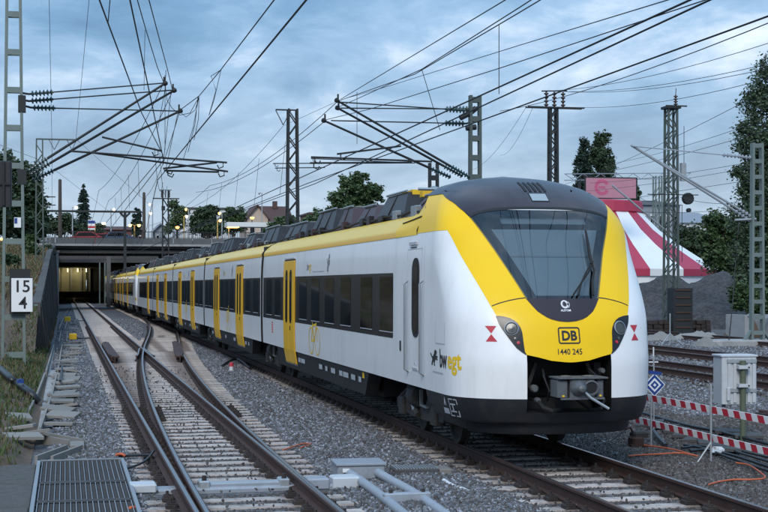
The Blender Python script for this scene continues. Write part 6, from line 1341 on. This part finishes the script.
p = PG(407, 500, -.15); t = thing('pipe_clamp', 'grey clamp plate holding the two cable pipes together', 'clamp', (p.x, p.y, -.11), rz=.02); part(lambda q: q.cbox((0,0,0),(.58,.13,.10),'steel_grey',.015), 'plate', t); part(lambda q: [q.lathe((x,0,.05),(x,0,.09),[(0,.025),(.04,.02)],'fastening',6) for x in (-.2,.2)], 'bolt', t)
p = PG(417, 477, -.2); t = thing('cable_cover', 'long low grey ribbed cable box between the tracks, right of the point machine box', 'cable box', (p.x, p.y+.15, -.22), rz=-.05)
part(lambda q: q.cbox((0,0,.06),(.62,.42,.15),'concrete_dark',.015), 'housing', t); part(lambda q: [q.box((-.28+.04*i,0,.14),(.02,.40,.012),'grating_frame') for i in range(15)], 'rib', t); part(lambda q: q.cbox((.40,.0,.055),(.18,.40,.14),'concrete_pale',.012), 'end_block', t)
cable('white_cable', 'thin white cable on the ballast between the tracks', 'cable', [PG(412,480,-.17), PG(428,489,-.18), PG(445,500,-.18), PG(470,520,-.18)], .022, 'plastic_white'); cable('white_cable', 'short white cable end on the ballast beside the train\'s track', 'cable', [PG(444,481,-.15), PG(452,486,-.17), PG(466,491,-.18)], .035, 'plastic_white')
cable('orange_cable', 'short orange cable on the ballast between the left track and the train', 'cable', [PG(283,450,-.15), PG(292,447,-.15), PG(302,444,-.15), PG(311,444,-.16), PG(300,448,-.17)], .011, 'orange_cable')
cable('orange_cable', 'orange cable end by the right corner of the steel grating', 'cable', [PG(116,455,-.12), PG(121,454,-.1), PG(125,456,-.13)], .02, 'orange_cable'); cable('orange_cable', 'orange cable end under the lower right edge of the steel grating', 'cable', [PG(130,508,-.1), PG(135,508,-.12), PG(141,510,-.14)], .02, 'orange_cable')
cable('track_cable', 'black cable looping from the left track towards the steel grating', 'cable', [PG(118,470,-.14), PG(132,467,-.12), PG(145,461,-.10), PG(154,451,-.08)], .018); cable('track_cable', 'straight black cable from the grating to the left track', 'cable', [PG(119,456,-.14), PG(135,455.5,-.12), PG(150,455,-.10)], .022)
p = PG(231.5, 373, -.2); t = thing('marker_post', 'tiny white marker post with a red top on the ballast', 'marker', p); part(lambda q: q.lathe((0,0,0),(0,0,.22),[(0,.07),(.2,.06),(.22,.05)],'plastic_white',8), 'stub', t); part(lambda q: q.lathe((0,0,.2),(0,0,.34),[(0,.07),(.1,.06),(.12,.01)],'print_red',8), 'red_cap', t)
cable('ground_cable', 'dark loop of cable on the ballast beside the train', 'cable', [PG(222,366,-.12), PG(232,360,-.05), PG(240,360,-.05), PG(250,368,-.14)], .04)
# ---------------------------------------------------------------- right foreground
cz = FPX*(CAMH+.26)/(441-HY); c = PZ(743, 441, cz); cab = thing('relay_cabinet', 'light grey relay cabinet mounted on an olive green post', 'cabinet', (c.x, c.y, -.27), rz=-.10)
sc = cz/FPX; bz0, bz1 = (441-404)*sc, (441-356)*sc
part(lambda q: q.tube([(0,0,-.2),(0,0,bz1-.07)], .052, 'olive_post', 10), 'post', cab, 40)
bx_ = part(lambda q: q.cbox((-.035, .30, (bz0+bz1)/2), (.62, .44, bz1-bz0), 'cabinet_grey', .012), 'housing', cab)
part(lambda q: q.cbox((-.035, .30, bz1+.01), (.66, .48, .03), 'cabinet_grey', .008), 'lid', cab)
part(lambda q: [q.box((x, .07, (bz0+bz1)/2), (.05, .03, bz1-bz0-.06), 'cabinet_grey') for x in (-.22,-.12,.13,.22)], 'back_rail', cab); part(lambda q: [q.box((0, .055, z), (.52, .03, .06), 'galvanised') for z in (bz0+.24, bz1-.08)], 'cross_rail', cab)
for z in (bz1-.18, bz0+.33): part(lambda q: (q.box((0,-.02,z),(.20,.13,.06),'cabinet_grey'), q.lathe((.07,-.08,z),(.07,-.11,z),[(0,.015),(.03,.012)],'fastening',6)), 'clamp', cab)
part(lambda q: q.cbox((-.24,.05,bz0+.18),(.06,.05,.22),'cabinet_grey',.01), 'hinge', cab); part(lambda q: q.box((-.30,.12,bz0-.02),(.05,.05,.06),'print_black'), 'gland', cab)
# striped barrier
bar = thing('striped_barrier', 'red and white striped barrier boards on thin grey stands beside the train\'s track', 'barrier', PG(712, 462, -.27))
O = bar.location.copy()
def barrier(y712, pts):
    zb = CAMH-(y712-HY)/FPX*(1426*2.69/(462-HY)); w0 = PH(*pts[0], zb)-O; w1 = PH(*pts[1], zb)-O; w0 += (w0-w1)*.06; w1 += (w1-w0)*.25; L = (w1-w0).length; d = (w1-w0)/L; n = int(L/.345); h = .105
    part(lambda q: q.bar(w0, w1, .022, h, 'print_white'), 'board', bar)
    nrm = Vector((d.y, -d.x, 0)); nrm = nrm if nrm.x < 0 else -nrm
    for i in range(n):
        a = w0+d*(L*(i+.2)/n)+nrm*.0125; b = a+d*(L/n*.50); sh = d*.05
        part(lambda q: q.add([a-Vector((0,0,h/2))+sh, b-Vector((0,0,h/2))+sh, b+Vector((0,0,h/2))-sh*.2, a+Vector((0,0,h/2))-sh*.2], [(0,1,2,3)], 'print_red'), 'red_stripe', bar)
barrier(409, ((648,397.5),(768,420.5))); barrier(438, ((640,420.5),(768,451.5)))
def stand(x, yb, yt, foot=None):
    b = PG(x, yb, -.27)-O; z = CAMH-(yt-HY)/FPX*(FPX*(CAMH+.27)/(yb-HY)); back = Vector((0,.035,0)); part(lambda q: q.tube([b+back, Vector((b.x,b.y,z-O.z))+back], .016, 'galvanised', 8), 'stand_post', bar)
    if foot: part(lambda q: q.tube([b+back+Vector((0,0,.32)), PG(*foot[0], -.25)-O, PG(*foot[1], -.25)-O], .016, 'galvanised', 8), 'stand_leg', bar)
stand(712, 464, 384, ((697,463),(640,465))); stand(652, 448, 398, None); stand(631, 446, 425, ((612,440),(600,443)))
# diamond sign
p = PZ(654.5, 385, 25.2); ds = thing('diamond_sign', 'blue and white square sign standing on its corner on a thin post beside the cab', 'sign', (p.x, p.y, -.27)); z = p.z+.27
r45 = [(1,0),(0,1),(-1,0),(0,-1)]; part(lambda q: q.tube([(0,.03,-.1),(0,.03,z+.5)], .014, 'galvanised', 8), 'post', ds)
part(lambda q: q.add([(a*.205, dy, z+b*.205) for dy in (0,.015) for a, b in r45], [(0,1,2,3),(7,6,5,4)]+[(i,i+4,(i+1)%4+4,(i+1)%4) for i in range(4)], 'print_white'), 'panel', ds)
for k, (s, m) in enumerate(((.185,'print_blue'),(.125,'print_white'),(.08,'print_blue'),(.032,'print_white'))): part(lambda q: q.add([(a*s, -.003*(k+1), z+b*s) for a, b in r45], [(0,1,2,3)], m), 'square_mark', ds)
part(lambda q: q.box((.01,.0,z+.215),(.24,.02,.055),'print_blue',ry=.12), 'top_strip', ds)
# rock-like rail jack, cables, slabs
p = PG(636, 449, -.27); jk = thing('rail_jack', 'rusty dark metal track device beside the train\'s track under the barrier', 'track device', p)
part(lambda q: (q.cbox((0,0,.10),(.20,.26,.22),'rail_rust',.03), q.cbox((.06,.02,.24),(.26,.22,.10),'bogie_metal',.03)), 'body', jk); part(lambda q: (q.box((-.10,-.1,.04),(.08,.10,.10),'rail_rust'), q.box((.12,-.1,.04),(.08,.10,.10),'rail_rust')), 'foot', jk); part(lambda q: q.tube([(-.05,0,.26),(-.12,-.05,.36),(-.2,-.02,.33)],.02,'rail_rust',6), 'lever', jk)
oc = lambda l, pts: cable('orange_cable', l, 'cable', [PG(x, y, -.215)+Vector((0,0,.045)) for x, y in pts], .012, 'orange_cable')
oc('orange cable on the stones beside the rusty track device', [(644,448),(660,450),(676,453),(690,457),(697,459),(680,456),(660,457),(640,458),(628,459)])
oc('orange cable bent on the gravel at the lower right', [(736,466),(748,468),(758,474),(765,481),(752,483),(735,483),(720,485),(709,488)])
for i, (l, pts, r) in enumerate((('bundle of black cables curving over the gravel behind the striped barrier, nearest strand', [(682,448),(700,446),(720,447),(740,453),(760,459),(790,468)], .022), ('bundle of black cables behind the striped barrier, middle strand', [(690,451),(710,450),(735,456),(760,464),(790,474)], .024), ('bundle of black cables behind the striped barrier, upper strand', [(664,426),(680,430),(700,438),(720,445),(745,452),(790,462)], .02), ('bundle of black cables behind the striped barrier, lowest strand', [(684,445),(705,449),(730,458),(750,465),(790,478)], .022), ('long black hose running behind the barrier from the train towards the cabinet', [(640,412),(660,418),(690,426),(720,432),(768,444),(800,452)], .03))): cable('black_cable', l, 'cable', [PG(x, y, -.2) for x, y in pts], r)
cable('black_hose', 'short thick black hose slanting between the stones by the barrier stand', 'hose', [PG(653,430,-.15), PG(659,438,-.18), PG(666,445,-.2)], .03)
for i, (x, y) in enumerate(((664,427),(676,431),(688,435),(700,439),(712,442),(724,446),(736,450),(650,424),(748,436),(730,432))):
    p = PG(x, y, -.22); o = link('trough_cover', cov_d, None, (p.x, p.y, -.21), label='dark cable trough cover slab lying on the gravel behind the striped barrier', category='cover slab', group='slabs behind the barrier'); o.rotation_euler = (random.uniform(-.05,.05), random.uniform(-.06,.06), random.uniform(.9,1.3)); o.scale = (1.2,1.2,1)
p = PG(718, 452, -.2); t = thing('plastic_bag', 'small crumpled white plastic bag behind the lower barrier board', 'bag', p)
bm = bmesh.new(); bmesh.ops.create_icosphere(bm, subdivisions=2, radius=.11)
for v in bm.verts: v.co *= random.uniform(.7, 1.25); v.co.z = abs(v.co.z)*.8
me = bpy.data.meshes.new('bag_body'); bm.to_mesh(me); bm.free(); me.materials.append(MAT['plastic_white']); link('bag_body', me, t)
p = PG(764, 421, -.25); t = thing('scrap_timber', 'dark short timber lying on the gravel at the right edge', 'timber', p, rz=.3); part(lambda q: q.cbox((.2,0,.08),(.7,.22,.18),'fastening',.02), 'beam', t); part(lambda q: q.box((-.05,-.03,.19),(.12,.12,.05),'rail_rust'), 'plate', t)
t = thing('tripod_stake', 'thin grey stake on splayed legs beside the far sidings', 'stake', PG(670, 345, -.15)); part(lambda q: q.tube([(0,0,0),(0,0,1.35)],.025,'galvanised',6), 'post', t); part(lambda q: [q.tube([(0,0,.5),(s*.5,-.2,0)],.02,'galvanised',6) for s in (-1,1)], 'leg', t)
t = thing('thin_stake', 'thin white stake beside the train cab near the diamond sign', 'stake', PG(653.5, 372, -.2)); part(lambda q: q.tube([(0,0,0),(0,0,.75)],.022,'plastic_white',6), 'post', t); part(lambda q: q.box((0,0,.3),(.3,.03,.04),'plastic_white'), 'crosspiece', t)
# grass
tufts('grass', 3800, (-1.9,-.66), (20.5,60), hb, .15, 'grass_green'); tufts('grass', 3600, (-4.0,-.75), (20,62), hb, .17, 'grass_dry'); tufts('grass', 5000, (-5.5,-1.3), (58,118), bank, .30, 'grass_dry', .02); tufts('grass', 1400, (-4.5,-1.4), (60,118), bank, .28, 'grass_green', .02)
tufts('grass', 1300, (-1.4,-.9), (13,21), lambda x, y: -.12, .14, 'grass_green', .008); tufts('grass', 260, (.0,.35), (22,36), bed, .10, 'grass_green', .008); tufts('grass', 900, (-.95,-.62), (57,110), bed, .25, 'grass_dry', .012)
